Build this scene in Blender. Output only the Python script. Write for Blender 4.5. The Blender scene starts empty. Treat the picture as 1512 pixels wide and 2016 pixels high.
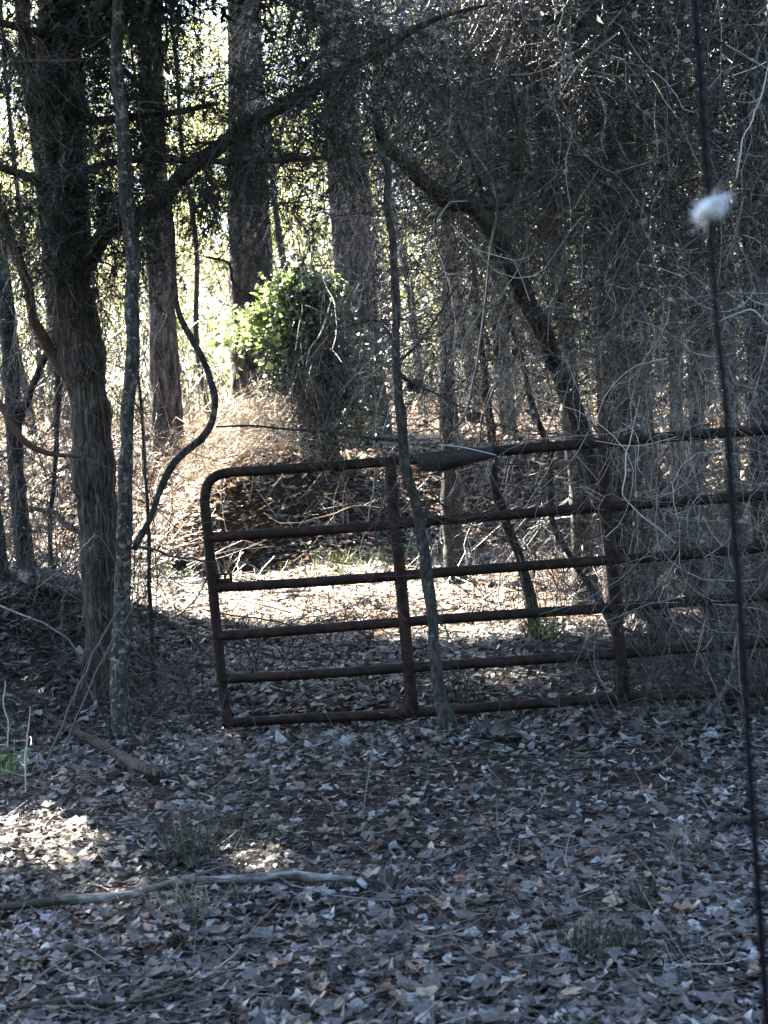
import bpy, math, random
import numpy as np
from mathutils import Matrix, Vector

R = math.radians
rng = np.random.default_rng(7)
random.seed(7)
scn = bpy.context.scene
C = scn.collection

# ------------------------------------------------------------------ camera, sky, sun, exposure
F = 2900.0                                   # focal length in pixels of the 1512 x 2016 photograph
CAMZ = 1.6
PITCH, ROLL = R(90 - 4.3), R(-3.0)
cam_d = bpy.data.cameras.new('camera')
cam = bpy.data.objects.new('camera', cam_d)
C.objects.link(cam)
cam_d.sensor_fit = 'VERTICAL'; cam_d.sensor_height = 36.0; cam_d.lens = 36.0 * F / 2016.0
cam_d.clip_start = 0.05; cam_d.clip_end = 900
CAM = Matrix.Translation((0, 0, CAMZ)) @ Matrix.Rotation(PITCH, 4, 'X') @ Matrix.Rotation(ROLL, 4, 'Z')
cam.matrix_world = CAM
cam_d.dof.use_dof = True; cam_d.dof.focus_distance = 8.0; cam_d.dof.aperture_fstop = 6.5
scn.camera = cam
CM = np.array(CAM.to_3x3())

SUN_EL, SUN_AZ = R(41), R(-38)               # azimuth from +Y towards +X (behind the wood, to the left)
SUN = np.array([math.sin(SUN_AZ) * math.cos(SUN_EL), math.cos(SUN_AZ) * math.cos(SUN_EL), math.sin(SUN_EL)])
world = bpy.data.worlds.new('World'); scn.world = world; world.use_nodes = True
wn, wl = world.node_tree.nodes, world.node_tree.links
sky = wn.new('ShaderNodeTexSky'); sky.sky_type = 'NISHITA'; sky.sun_disc = False
sky.sun_elevation = SUN_EL; sky.sun_rotation = SUN_AZ
bg = wn['Background']; bg.inputs['Strength'].default_value = 0.052
wl.new(sky.outputs[0], bg.inputs[0])
sl = bpy.data.lights.new('sun', 'SUN'); sl.energy = 5.0; sl.angle = R(0.53); sl.color = (1.0, 0.91, 0.77)
so = bpy.data.objects.new('sun', sl); C.objects.link(so)
so.rotation_euler = Vector(-SUN).to_track_quat('-Z', 'Y').to_euler()
scn.view_settings.view_transform = 'Standard'; scn.view_settings.look = 'None'
scn.view_settings.exposure = 4.38; scn.view_settings.gamma = 1.0
scn.view_settings.use_curve_mapping = False
cy = scn.cycles
cy.max_bounces = 6; cy.diffuse_bounces = 3; cy.glossy_bounces = 2; cy.transmission_bounces = 4; cy.transparent_max_bounces = 4
cy.caustics_reflective = False; cy.caustics_refractive = False
cy.use_denoising = True; cy.sample_clamp_indirect = 6.0

# ------------------------------------------------------------------ pixel <-> world
def P(px, py, Y):
    """point on the ray through photograph pixel (px, py) at world depth Y"""
    d = CM @ np.array([(px - 756) / F, -(py - 1008) / F, -1.0])
    return np.array([0, 0, CAMZ]) + d * (Y / d[1])

def PX(p):
    """world points (n,3) -> photograph pixels (n,2)"""
    q = (np.atleast_2d(p) - [0, 0, CAMZ]) @ CM
    return np.stack([756 + F * q[:, 0] / -q[:, 2], 1008 - F * q[:, 1] / -q[:, 2]], 1)

def sstep(a, b, x):
    t = np.clip((x - a) / (b - a), 0, 1)
    return t * t * (3 - 2 * t)

_w = np.random.default_rng(3)
_K = _w.normal(size=(40, 2)); _K /= np.linalg.norm(_K, axis=1)[:, None]; _ph = _w.uniform(0, 6.28, 40)
def waves(x, y, lam, i0, n=6):
    s = 0
    for i in range(i0, i0 + n):
        k = _K[i] * (6.283 / lam) * (0.7 + 0.1 * (i - i0))
        s = s + np.sin(k[0] * x + k[1] * y + _ph[i] + 0.8 * np.sin(k[1] * x * .6 - k[0] * y * .5))
    return s / n

def gz(x, y):
    x = np.asarray(x, float); y = np.asarray(y, float)
    z = 0.05 * waves(x, y, 2.6, 0) + 0.022 * waves(x, y, .8, 6) + 0.010 * waves(x, y, .28, 12)
    z = z + 1.3 * sstep(14.0, 19.5, y + 0.25 * x + 0.8 * waves(x, y, 5, 18, 3))
    z = z + 0.62 * sstep(-1.25, -2.3, x + .2 * waves(x, y, 1.2, 20, 3)) * sstep(7.2, 9.0, y) * (1 - sstep(9.6, 11.2, y))
    # clay bank with a hollow, left of the pines
    z = z + 0.75 * np.exp(-((x + 1.35) / 1.1) ** 2 - ((y - 16.0) / 0.9) ** 2)
    z = z - 0.45 * np.exp(-((x + 1.5) / .45) ** 2 - ((y - 14.6) / .5) ** 2)
    z = z + 0.25 * waves(x, y, 14, 24) * sstep(20, 30, y)
    z = z - 0.10 * sstep(3.5, 1.5, y)
    z = z - .085 * np.exp(-((x + .25) / .75) ** 4 - ((y - 7.35) / .42) ** 4)
    return z

# ------------------------------------------------------------------ mesh helpers
def link_mesh(name, V, faces, mat, parent=None, smooth=False, origin=None):
    """V (n,3) world coordinates; faces = list of (m,k) index arrays"""
    me = bpy.data.meshes.new(name)
    V = np.asarray(V, dtype=np.float64)
    o0 = np.zeros(3) if origin is None else np.asarray(origin, float)
    if parent is not None:
        o0 = np.array(parent.matrix_basis.translation) if parent.parent is None else PB[parent.name]
    if isinstance(faces, np.ndarray): faces = [faces]
    me.vertices.add(len(V)); me.vertices.foreach_set('co', (V - o0).astype(np.float32).ravel())
    nl = sum(f.size for f in faces); nf = sum(len(f) for f in faces)
    me.loops.add(nl); me.loops.foreach_set('vertex_index', np.concatenate([f.ravel() for f in faces]).astype(np.int32))
    me.polygons.add(nf)
    starts, a = [], 0
    for f in faces:
        starts.append(a + np.arange(len(f)) * f.shape[1]); a += f.size
    me.polygons.foreach_set('loop_start', np.concatenate(starts).astype(np.int32))
    if smooth: me.polygons.foreach_set('use_smooth', np.ones(nf, dtype=bool))
    me.update(calc_edges=True)
    if mat is not None: me.materials.append(mat)
    o = bpy.data.objects.new(name, me); C.objects.link(o)
    if parent is not None:
        o.parent = parent; PB[o.name] = o0
    else:
        o.location = o0; PB[o.name] = o0
    return o
PB = {}

def tag(o, label=None, cat=None, group=None, kind=None):
    for k, v in (('label', label), ('category', cat), ('group', group), ('kind', kind)):
        if v: o[k] = v
    return o

def thing(name, base, label, cat, group=None):
    o = bpy.data.objects.new(name, None); C.objects.link(o)
    o.location = Vector([float(v) for v in base]); o.empty_display_size = .2
    o.matrix_basis.translation = o.location
    PB[o.name] = np.asarray(base, float)
    return tag(o, label, cat, group)

def unit(v): return v / np.maximum(np.linalg.norm(v, axis=-1, keepdims=True), 1e-9)

def tubes(Pt, Rd, n=3):
    """Pt (N,k,3) polylines, Rd (N,k) radii -> verts, faces (thin strands)"""
    N, k, _ = Pt.shape
    T = np.empty_like(Pt); T[:, 1:-1] = Pt[:, 2:] - Pt[:, :-2]; T[:, 0] = Pt[:, 1] - Pt[:, 0]; T[:, -1] = Pt[:, -1] - Pt[:, -2]
    T = unit(T)
    mean = unit(Pt[:, -1] - Pt[:, 0])
    ref = np.where(np.abs(mean[:, 2:3]) < 0.7, np.array([[0, 0, 1.0]]), np.array([[1.0, 0.1, 0]]))[:, None, :]
    A = unit(np.cross(T, ref)); B = np.cross(T, A)
    th = np.arange(n) * 2 * math.pi / n
    V = Pt[:, :, None, :] + Rd[:, :, None, None] * (np.cos(th)[None, None, :, None] * A[:, :, None, :] + np.sin(th)[None, None, :, None] * B[:, :, None, :])
    idx = np.arange(N * k * n).reshape(N, k, n)
    a = idx[:, :-1, :]; b = np.roll(a, -1, 2); d = idx[:, 1:, :]; c = np.roll(d, -1, 2)
    return V.reshape(-1, 3), np.stack([a, b, c, d], -1).reshape(-1, 4)

def join(parts):
    Vs, Fs, off = [], {}, 0
    for V, Fc in parts:
        Vs.append(V)
        for f in (Fc if isinstance(Fc, list) else [Fc]):
            Fs.setdefault(f.shape[1], []).append(f + off)
        off += len(V)
    return np.concatenate(Vs), [np.concatenate(v) for v in Fs.values()]

def walk(P0, D0, L, k, wig, pull=(0, 0, 0), pullw=0.0, floor=True, smooth=.6):
    """random-walk polylines. P0 (N,3), D0 (N,3), L (N,)"""
    N = len(P0)
    out = np.empty((N, k, 3)); out[:, 0] = P0
    d = unit(D0.astype(float)); pull = np.asarray(pull, float); nz = np.zeros((N, 3))
    st = (np.asarray(L) / (k - 1))[:, None]
    for i in range(1, k):
        nz = smooth * nz + (1 - smooth) * rng.normal(size=(N, 3)) * 1.6
        d = unit(d + wig * nz + pullw * pull)
        out[:, i] = out[:, i - 1] + d * st
        if floor:
            g = gz(out[:, i, 0], out[:, i, 1]) + .004
            out[:, i, 2] = np.maximum(out[:, i, 2], g)
    return out

def grow(Pp, Rp, m, L, k, ang, wig, t0=.25, t1=1., rk=.55, pull=(0, 0, 0), pullw=0., rmin=.0008, floor=True, tip=.25):
    """m children on each parent polyline"""
    N, kp, _ = Pp.shape
    t = rng.uniform(t0, t1, (N, m)) * (kp - 1.001); i = t.astype(int); f = (t - i)[..., None]
    n = np.arange(N)[:, None]
    base = (Pp[n, i] * (1 - f) + Pp[n, i + 1] * f).reshape(-1, 3)
    tan = unit((Pp[n, i + 1] - Pp[n, i]).reshape(-1, 3))
    rp = (Rp[n, i] * (1 - f[..., 0]) + Rp[n, i + 1] * f[..., 0]).reshape(-1)
    a = rng.normal(ang, .25, len(base))
    perp = unit(np.cross(tan, rng.normal(size=tan.shape)))
    D = tan * np.cos(a)[:, None] + perp * np.sin(a)[:, None]
    LL = rng.uniform(*L, len(base))
    Q = walk(base, D, LL, k, wig, pull, pullw, floor)
    r0 = np.maximum(rp * rk, rmin)
    Rq = r0[:, None] * np.linspace(1, tip, k)[None, :]
    return Q, np.maximum(Rq, rmin)

def catmull(pts, step):
    """pts (n,d) -> smooth resampled (m,d); first 3 columns are xyz"""
    p = np.asarray(pts, float)
    e = np.vstack([2 * p[0] - p[1], p, 2 * p[-1] - p[-2]])
    out = []
    for i in range(1, len(e) - 2):
        n = max(2, int(np.linalg.norm(e[i + 1, :3] - e[i, :3]) / step))
        t = np.arange(n)[:, None] / n
        out.append(.5 * ((2 * e[i]) + (-e[i - 1] + e[i + 1]) * t + (2 * e[i - 1] - 5 * e[i] + 4 * e[i + 1] - e[i + 2]) * t ** 2 + (-e[i - 1] + 3 * e[i] - 3 * e[i + 1] + e[i + 2]) * t ** 3))
    out.append(p[-1:]); return np.vstack(out)

def trunk_mesh(pts, nside=20, step=.05, ridge=.06, lump=.08, knob=.0, fl=11, plate=0, wob=0.):
    """pts (n,4): xyz + radius -> rough tube, parallel transported"""
    q = catmull(pts, step)
    if wob:
        sl_ = np.arange(len(q)) * step; env = np.sin(np.pi * np.linspace(0, 1, len(q))) ** .3
        for ax in (0, 1, 2):
            w_ = sum(np.sin(sl_ * f_ + rng.uniform(0, 6.28)) * a_ for f_, a_ in ((5, .9), (11, .5), (23, .3), (41, .15)))
            q[:, ax] += wob * w_ * q[:, 3] * env * (.4 if ax == 2 else 1)
        q[:, 3] *= 1 + .10 * np.sin(sl_ * 17 + rng.uniform(0, 6)) * np.sin(sl_ * 7.3) + .22 * np.maximum(0, np.sin(sl_ * 9.1 + rng.uniform(0, 6)) - .86) * 6 * .5
    X, r = q[:, :3], q[:, 3]
    T = unit(np.gradient(X, axis=0)); A = np.empty_like(T)
    a = unit(np.cross(T[0], [0.31, 1, .2])); 
    for i in range(len(T)):
        a = a - T[i] * a.dot(T[i]); a /= np.linalg.norm(a); A[i] = a
    B = np.cross(T, A)
    s = np.concatenate([[0], np.cumsum(np.linalg.norm(np.diff(X, axis=0), axis=1))])[:, None]
    th = (np.arange(nside) * 2 * math.pi / nside)[None, :]
    ph = rng.uniform(0, 6.28, 8)
    rr = 1 + ridge * np.sin(fl * th + 1.5 * np.sin(s * 5 + ph[0]) + ph[1]) * (.6 + .4 * np.sin(s * 9 + 3 * th + ph[2]))
    rr = rr + lump * (.5 * np.sin(th * 2 + s * 3.1 + ph[3]) + .5 * np.sin(th - s * 5.3 + ph[4]) * np.sin(s * 2.2 + ph[5]))
    rr = rr + rng.normal(0, ridge * .45, (len(s), nside))
    if knob: rr = rr + knob * np.maximum(0, np.sin(th + s * 2.7 + ph[6]) * np.sin(s * 6.5 + ph[7]) - .8) * 5
    if plate:
        g = np.sign(np.sin(fl * th + 2 * np.sin(s * 4))) * .5 + np.sign(np.sin(s * 28 + 4 * np.sin(th * 3))) * .4
        rr = rr + plate * g
    V = X[:, None, :] + (r[:, None] * rr)[..., None] * (np.cos(th)[..., None] * A[:, None] + np.sin(th)[..., None] * B[:, None])
    k = len(X); idx = np.arange(k * nside).reshape(k, nside)
    a_ = idx[:-1]; b_ = np.roll(a_, -1, 1); d_ = idx[1:]; c_ = np.roll(d_, -1, 1)
    quads = np.stack([a_, b_, c_, d_], -1).reshape(-1, 4)
    V = np.vstack([V.reshape(-1, 3), X[-1:], X[:1]])
    n0 = k * nside
    cap = np.stack([idx[-1], np.roll(idx[-1], -1), np.full(nside, n0)], -1)
    cap2 = np.stack([np.roll(idx[0], -1), idx[0], np.full(nside, n0 + 1)], -1)
    return V, [quads, np.vstack([cap, cap2])], q

def pp(spec):
    """[(px,py,Y,width_px)...] -> (n,4) world points with radii"""
    return np.array([np.append(P(a, b, Y), w * .5 * Y / F) for a, b, Y, w in spec])

# ------------------------------------------------------------------ materials
def mat(name, nodes_fn):
    m = bpy.data.materials.new(name); m.use_nodes = True
    nt = m.node_tree; nt.nodes.clear()
    out = nt.nodes.new('ShaderNodeOutputMaterial')
    sh = nodes_fn(nt); nt.links.new(sh, out.inputs['Surface']); return m

def N(nt, t, **kw):
    n = nt.nodes.new(t)
    for k, v in kw.items():
        if k.startswith('i_'): n.inputs[k[2:].replace('_', ' ')].default_value = v
        else: setattr(n, k, v)
    return n

def ramp(nt, fac, stops):
    r = nt.nodes.new('ShaderNodeValToRGB'); e = r.color_ramp.elements
    while len(e) < len(stops): e.new(.5)
    for el, (p, c) in zip(e, stops): el.position = p; el.color = (*c, 1)
    nt.links.new(fac, r.inputs[0]); return r.outputs[0]

def mapped(nt, scale):
    g = N(nt, 'ShaderNodeNewGeometry'); m = N(nt, 'ShaderNodeMapping'); m.inputs['Scale'].default_value = scale
    nt.links.new(g.outputs['Position'], m.inputs['Vector']); return m.outputs[0]

def bark_mat(name, stops, scale=(30, 30, 5), bump=.6, rough=.85, spots=None, dist=.01):
    def f(nt):
        v = mapped(nt, scale)
        n1 = N(nt, 'ShaderNodeTexNoise'); n1.inputs['Scale'].default_value = 1; n1.inputs['Detail'].default_value = 7; n1.inputs['Roughness'].default_value = .65
        nt.links.new(v, n1.inputs['Vector'])
        col = ramp(nt, n1.outputs[0], stops)
        if spots:
            v2 = mapped(nt, (spots[1],) * 3)
            n2 = N(nt, 'ShaderNodeTexNoise'); n2.inputs['Scale'].default_value = 1; n2.inputs['Detail'].default_value = 4
            nt.links.new(v2, n2.inputs['Vector'])
            rm = ramp(nt, n2.outputs[0], [(spots[2], (0, 0, 0)), (spots[2] + .06, (1, 1, 1))])
            mx = N(nt, 'ShaderNodeMix', data_type='RGBA'); nt.links.new(rm, mx.inputs[0]); nt.links.new(col, mx.inputs[6]); mx.inputs[7].default_value = (*spots[0], 1)
            col = mx.outputs[2]
        b = N(nt, 'ShaderNodeBump'); b.inputs['Strength'].default_value = bump; b.inputs['Distance'].default_value = dist
        nt.links.new(n1.outputs[0], b.inputs['Height'])
        p = N(nt, 'ShaderNodeBsdfPrincipled'); p.inputs['Roughness'].default_value = rough
        p.inputs['Specular IOR Level'].default_value = .3
        nt.links.new(col, p.inputs['Base Color']); nt.links.new(b.outputs[0], p.inputs['Normal'])
        return p.outputs[0]
    return mat(name, f)

def piece_mat(name, stops, rough=.6, spec=.4, trans=0.0, tcol=None, grain=0):
    """colour varies from piece to piece (leaf, twig); thin leaves let some light through"""
    def f(nt):
        g = N(nt, 'ShaderNodeNewGeometry')
        col = ramp(nt, g.outputs['Random Per Island'], stops)
        if grain:
            n1 = N(nt, 'ShaderNodeTexNoise'); n1.inputs['Scale'].default_value = grain; n1.inputs['Detail'].default_value = 3
            nt.links.new(g.outputs['Position'], n1.inputs['Vector'])
            mr = N(nt, 'ShaderNodeMapRange'); mr.inputs[1].default_value = .3; mr.inputs[2].default_value = .7; mr.inputs[3].default_value = .55; mr.inputs[4].default_value = 1.25
            nt.links.new(n1.outputs[0], mr.inputs[0])
            mv = N(nt, 'ShaderNodeVectorMath', operation='SCALE'); nt.links.new(col, mv.inputs[0]); nt.links.new(mr.outputs[0], mv.inputs['Scale'])
            col = mv.outputs[0]
        p = N(nt, 'ShaderNodeBsdfPrincipled'); p.inputs['Roughness'].default_value = rough; p.inputs['Specular IOR Level'].default_value = spec
        nt.links.new(col, p.inputs['Base Color'])
        if trans <= 0: return p.outputs[0]
        t = N(nt, 'ShaderNodeBsdfTranslucent')
        if tcol: t.inputs[0].default_value = (*tcol, 1)
        else: nt.links.new(col, t.inputs[0])
        mx = N(nt, 'ShaderNodeMixShader'); mx.inputs[0].default_value = trans
        nt.links.new(p.outputs[0], mx.inputs[1]); nt.links.new(t.outputs[0], mx.inputs[2])
        return mx.outputs[0]
    return mat(name, f)

M = {}
M['cedar'] = bark_mat('cedar_bark', [(.38, (.006, .0045, .004)), (.47, (.03, .022, .018)), (.56, (.075, .058, .047)), (.66, (.17, .14, .12))], (70, 70, 5), 1.0, dist=.03)
M['oak'] = bark_mat('oak_bark', [(.36, (.006, .0055, .005)), (.5, (.022, .020, .018)), (.64, (.06, .055, .05))], (45, 45, 16), 1.0, spots=((.09, .095, .085), 26, .62), dist=.02)
M['lichen'] = bark_mat('lichen_bark', [(.36, (.008, .0075, .007)), (.5, (.032, .029, .026)), (.64, (.09, .085, .078))], (55, 55, 26), 1.0, spots=((.17, .175, .15), 30, .57), dist=.02)
M['pine'] = bark_mat('pine_bark', [(.40, (.006, .0045, .004)), (.50, (.035, .027, .023)), (.62, (.12, .095, .085))], (16, 16, 4.5), 1.0, dist=.05)
M['dead'] = bark_mat('dead_wood', [(.36, (.008, .0065, .0055)), (.5, (.028, .023, .019)), (.66, (.085, .07, .058))], (50, 50, 9), .9, dist=.02)
M['red'] = bark_mat('red_wood', [(.25, (0.0264, 0.0145, 0.0095)), (.5, (0.0726, 0.0436, 0.0304)), (.75, (0.1122, 0.0799, 0.0607))], (30.0000, 33.0000, 5.5200), .8)
M['grey'] = bark_mat('weathered_wood', [(.36, (.02, .019, .018)), (.5, (.085, .08, .075)), (.64, (.22, .21, .195))], (60, 60, 22), .9, spots=((.05, .042, .036), 9, .55), dist=.015)
M['twig'] = piece_mat('twig', [(0, (.012, .010, .009)), (.55, (.032, .028, .025)), (.87, (.085, .078, .07)), (1, (.28, .27, .25))], .42, .7)
M['darktwig'] = piece_mat('dark_twig', [(0, (0.0110, 0.0090, 0.0080)), (.6, (0.0300, 0.0250, 0.0220)), (1, (0.0650, 0.0600, 0.0550))], .55, .45)
M['vine'] = piece_mat('vine_stem', [(0, (.007, .006, .005)), (.5, (.018, .016, .014)), (.78, (.05, .046, .041)), (.88, (.20, .19, .175)), (1, (.46, .45, .43))], .38, .8)
M['palevine'] = piece_mat('pale_vine', [(0, (0.2720, 0.2560, 0.2400)), (1, (0.4400, 0.4240, 0.4000))], .5, .5)
M['straw'] = piece_mat('dry_straw', [(0, (.13, .10, .075)), (.5, (.32, .26, .19)), (1, (.54, .47, .37))], .5, .4, .3)
M['leaf'] = piece_mat('fallen_leaf', [(0, (.015, .0125, .011)), (.36, (.058, .051, .046)), (.62, (.155, .142, .132)), (.86, (.335, .32, .305)), (1, (.55, .54, .53))], .42, .7, .48, None, 60)
M['redleaf'] = piece_mat('rusty_leaf', [(0, (.15, .08, .05)), (.4, (.36, .24, .165)), (.75, (.50, .39, .29)), (1, (.62, .53, .43))], .42, .8, .5, None, 50)
M['needle'] = piece_mat('fallen_needle', [(0, (.03, .022, .018)), (.7, (.09, .07, .06)), (1, (.34, .32, .30))], .5, .5)
M['deadleaf'] = piece_mat('hanging_dead_leaf', [(0, (.02, .016, .013)), (.5, (.08, .07, .06)), (1, (.42, .40, .36))], .4, .8, .4)
M['cedarleaf'] = piece_mat('cedar_leaf', [(0, (0.0070, 0.0140, 0.0091)), (.5, (0.0154, 0.0280, 0.0175)), (1, (0.0315, 0.0490, 0.0315))], .6, .3, .15)
M['pineleaf'] = piece_mat('pine_needles', [(0, (.03, .055, .02)), (.6, (.07, .11, .035)), (1, (.12, .16, .06))], .5, .4, .3)
M['farleaf'] = piece_mat('far_leaf', [(0, (.17, .18, .08)), (.5, (.34, .35, .17)), (1, (.55, .55, .36))], .5, .35, .6)  # washed-out colour stands in for haze over the far foliage
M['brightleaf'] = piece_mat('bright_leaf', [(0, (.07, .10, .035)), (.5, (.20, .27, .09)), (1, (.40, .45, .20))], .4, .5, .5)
M['ivy'] = piece_mat('ivy_leaf', [(0, (.012, .022, .01)), (1, (.04, .07, .025))], .35, .6, .15)
M['grass'] = piece_mat('grass_blade', [(0, (.02, .026, .017)), (.5, (.045, .055, .034)), (.8, (.12, .11, .08)), (1, (.26, .23, .18))], .5, .4, .3)
M['cone'] = piece_mat('cone_scale', [(0, (.04, .028, .02)), (1, (.13, .10, .08))], .6, .3)

def rust(nt):
    v = mapped(nt, (22, 22, 22))
    n1 = N(nt, 'ShaderNodeTexNoise'); n1.inputs['Detail'].default_value = 8; n1.inputs['Scale'].default_value = 1; nt.links.new(v, n1.inputs['Vector'])
    col = ramp(nt, n1.outputs[0], [(.34, (.006, .004, .0035)), (.5, (.014, .008, .0065)), (.6, (.032, .013, .009)), (.75, (.03, .023, .019))])
    b = N(nt, 'ShaderNodeBump'); b.inputs['Strength'].default_value = .5; b.inputs['Distance'].default_value = .004; nt.links.new(n1.outputs[0], b.inputs['Height'])
    p = N(nt, 'ShaderNodeBsdfPrincipled'); p.inputs['Roughness'].default_value = .75; p.inputs['Specular IOR Level'].default_value = .2
    nt.links.new(col, p.inputs['Base Color']); nt.links.new(b.outputs[0], p.inputs['Normal']); return p.outputs[0]
M['rust'] = mat('rusty_pipe', rust)
M['peeled'] = bark_mat('peeled_branch', [(.36, (.025, .022, .02)), (.5, (.11, .10, .093)), (.62, (.25, .24, .22))], (9, 40, 40), .9, spots=((.04, .034, .03), 6, .52), dist=.015)
M['plate'] = bark_mat('weathered_plate', [(.3, (.010, .010, .010)), (.6, (.022, .022, .021)), (.8, (.045, .045, .043))], (30, 30, 30), .3, .7)
def rub(nt):
    p = N(nt, 'ShaderNodeBsdfPrincipled'); p.inputs['Roughness'].default_value = .7; p.inputs['Specular IOR Level'].default_value = .1; p.inputs['Base Color'].default_value = (.004, .004, .009, 1); return p.outputs[0]
M['cable'] = mat('black_cable', rub)
M['fluff'] = piece_mat('white_fluff', [(0, (.80, .81, .86)), (1, (.88, .89, .93))], .8, .2, .4)
def soil(nt):
    v = mapped(nt, (1, 1, 1))
    n1 = N(nt, 'ShaderNodeTexNoise'); n1.inputs['Scale'].default_value = 38; n1.inputs['Detail'].default_value = 8; n1.inputs['Roughness'].default_value = .7; nt.links.new(v, n1.inputs['Vector'])
    n2 = N(nt, 'ShaderNodeTexNoise'); n2.inputs['Scale'].default_value = .6; n2.inputs['Detail'].default_value = 4; nt.links.new(v, n2.inputs['Vector'])
    a = ramp(nt, n1.outputs[0], [(.35, (.010, .008, .007)), (.55, (.035, .027, .022)), (.75, (.13, .10, .08))])
    c = ramp(nt, n2.outputs[0], [(.4, (1, 1, 1)), (.65, (1.0, .78, .60))])
    mx = N(nt, 'ShaderNodeMix', data_type='RGBA', blend_type='MULTIPLY'); mx.inputs[0].default_value = 1; nt.links.new(a, mx.inputs[6]); nt.links.new(c, mx.inputs[7])
    b = N(nt, 'ShaderNodeBump'); b.inputs['Strength'].default_value = .9; b.inputs['Distance'].default_value = .02; nt.links.new(n1.outputs[0], b.inputs['Height'])
    p = N(nt, 'ShaderNodeBsdfPrincipled'); p.inputs['Roughness'].default_value = .95; p.inputs['Specular IOR Level'].default_value = .15
    nt.links.new(mx.outputs[2], p.inputs['Base Color']); nt.links.new(b.outputs[0], p.inputs['Normal']); return p.outputs[0]
M['soil'] = mat('forest_soil', soil)

# ------------------------------------------------------------------ where the sun gets through
def ground_hit(p):
    """where the shadow of points p falls (two fixed-point steps on the terrain)"""
    z = np.zeros(len(p))
    for _ in range(3):
        t = (p[:, 2] - z) / SUN[2]
        x, y = p[:, 0] - SUN[0] * t, p[:, 1] - SUN[1] * t
        z = gz(x, y)
    return x, y
LIT = []           # (x, y, rx, ry, strength)
def litpx(px, py, Y, rx, ry, s=1.0):
    q = P(px, py, Y); LIT.append((q[0], Y, rx, ry, s))
def lit_mask(p):
    x, y = ground_hit(p)
    keep = np.ones(len(p)); 
    for a, b, rx, ry, s in LIT:
        d = ((x - a) / rx) ** 2 + ((y - b) / ry) ** 2
        keep = np.minimum(keep, 1 - s * (1 - sstep(.7, 1.25, d)))
    low = p[:, 2] - gz(p[:, 0], p[:, 1]) < .8
    return (rng.uniform(size=len(p)) < keep) | low
# clearing behind the gate, the nearer strip right of it, and small flecks in the foreground
litpx(620, 1120, 13.3, 2.1, 3.0, 1.0)
litpx(850, 1150, 12.2, 1.5, 1.5, 1.0)
litpx(420, 1180, 11.6, .9, .8, .8)
litpx(300, 1090, 14.5, 2.4, 2.6, .97)
litpx(950, 1110, 13.2, 1.5, 1.7, .95)
litpx(1040, 1262, 9.9, 1.15, .7, 1.0)
litpx(1240, 1235, 10.6, .9, .6, .95)
litpx(480, 960, 16.5, 1.4, 1.6, .95)
litpx(60, 1600, 5.55, .33, .42, .97)
litpx(960, 1565, 5.95, .22, .20, 1.0)
litpx(610, 1490, 6.6, .16, .2, .6)
litpx(20, 1920, 4.35, .12, .15, .8)
litpx(1340, 1870, 4.55, .16, .14, .5)
litpx(540, 700, 17.5, 1.2, 1.8, .9)

def thin(Q, Rq, idx=None):
    k = Q.shape[1]; keep = np.ones(len(Q), bool)
    for i in {k // 3, 2 * k // 3, k - 1}: keep &= lit_mask(Q[:, i])
    return Q[keep], Rq[keep]
# ------------------------------------------------------------------ ground
def axis(lo, hi, fine_lo, fine_hi, step, grow_=1.12):
    a = list(np.arange(fine_lo, fine_hi, step)); s = step
    while a[-1] < hi: s *= grow_; a.append(a[-1] + s)
    s = step; b = [fine_lo]
    while b[-1] > lo: s *= grow_; b.append(b[-1] - s)
    return np.array(b[:0:-1] + a)
gx, gy = axis(-150, 150, -4.2, 4.2, .09), axis(-15, 320, 2.6, 18.0, .09)
XX, YY = np.meshgrid(gx, gy); ZZ = gz(XX, YY)
Vg = np.stack([XX, YY, ZZ], -1).reshape(-1, 3)
ii = np.arange(len(gx) * len(gy)).reshape(len(gy), len(gx))
Fg = np.stack([ii[:-1, :-1], ii[:-1, 1:], ii[1:, 1:], ii[1:, :-1]], -1).reshape(-1, 4)
ground = tag(link_mesh('ground', Vg, Fg, M['soil'], smooth=True), 'forest floor of brown soil sloping up behind the gate', kind='structure')

# leaf litter -------------------------------------------------------
def leaf_template(m, lobes, asp=1.5):
    th = np.linspace(0, 2 * math.pi, m, endpoint=False)
    r = .5 * (1 + lobes * np.sin(th * (m // 3) + .7)) * (1 - .15 * np.cos(th))
    x, y = np.cos(th) * r * asp, np.sin(th) * r
    T = np.vstack([[0, 0, 0], np.stack([x, y, 0 * x], 1)])
    Fc = np.array([[0, i + 1, (i + 1) % m + 1] for i in range(m)])
    return T, Fc
def rots(yaw, tx, ty):
    cz, sz, cx, sx, c_, s_ = np.cos(yaw), np.sin(yaw), np.cos(tx), np.sin(tx), np.cos(ty), np.sin(ty)
    o, l = np.zeros_like(yaw), np.ones_like(yaw)
    Rz = np.stack([cz, -sz, o, sz, cz, o, o, o, l], -1).reshape(-1, 3, 3)
    Rx = np.stack([l, o, o, o, cx, -sx, o, sx, cx], -1).reshape(-1, 3, 3)
    Ry = np.stack([c_, o, s_, o, l, o, -s_, o, c_], -1).reshape(-1, 3, 3)
    return Rz @ Rx @ Ry
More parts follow.
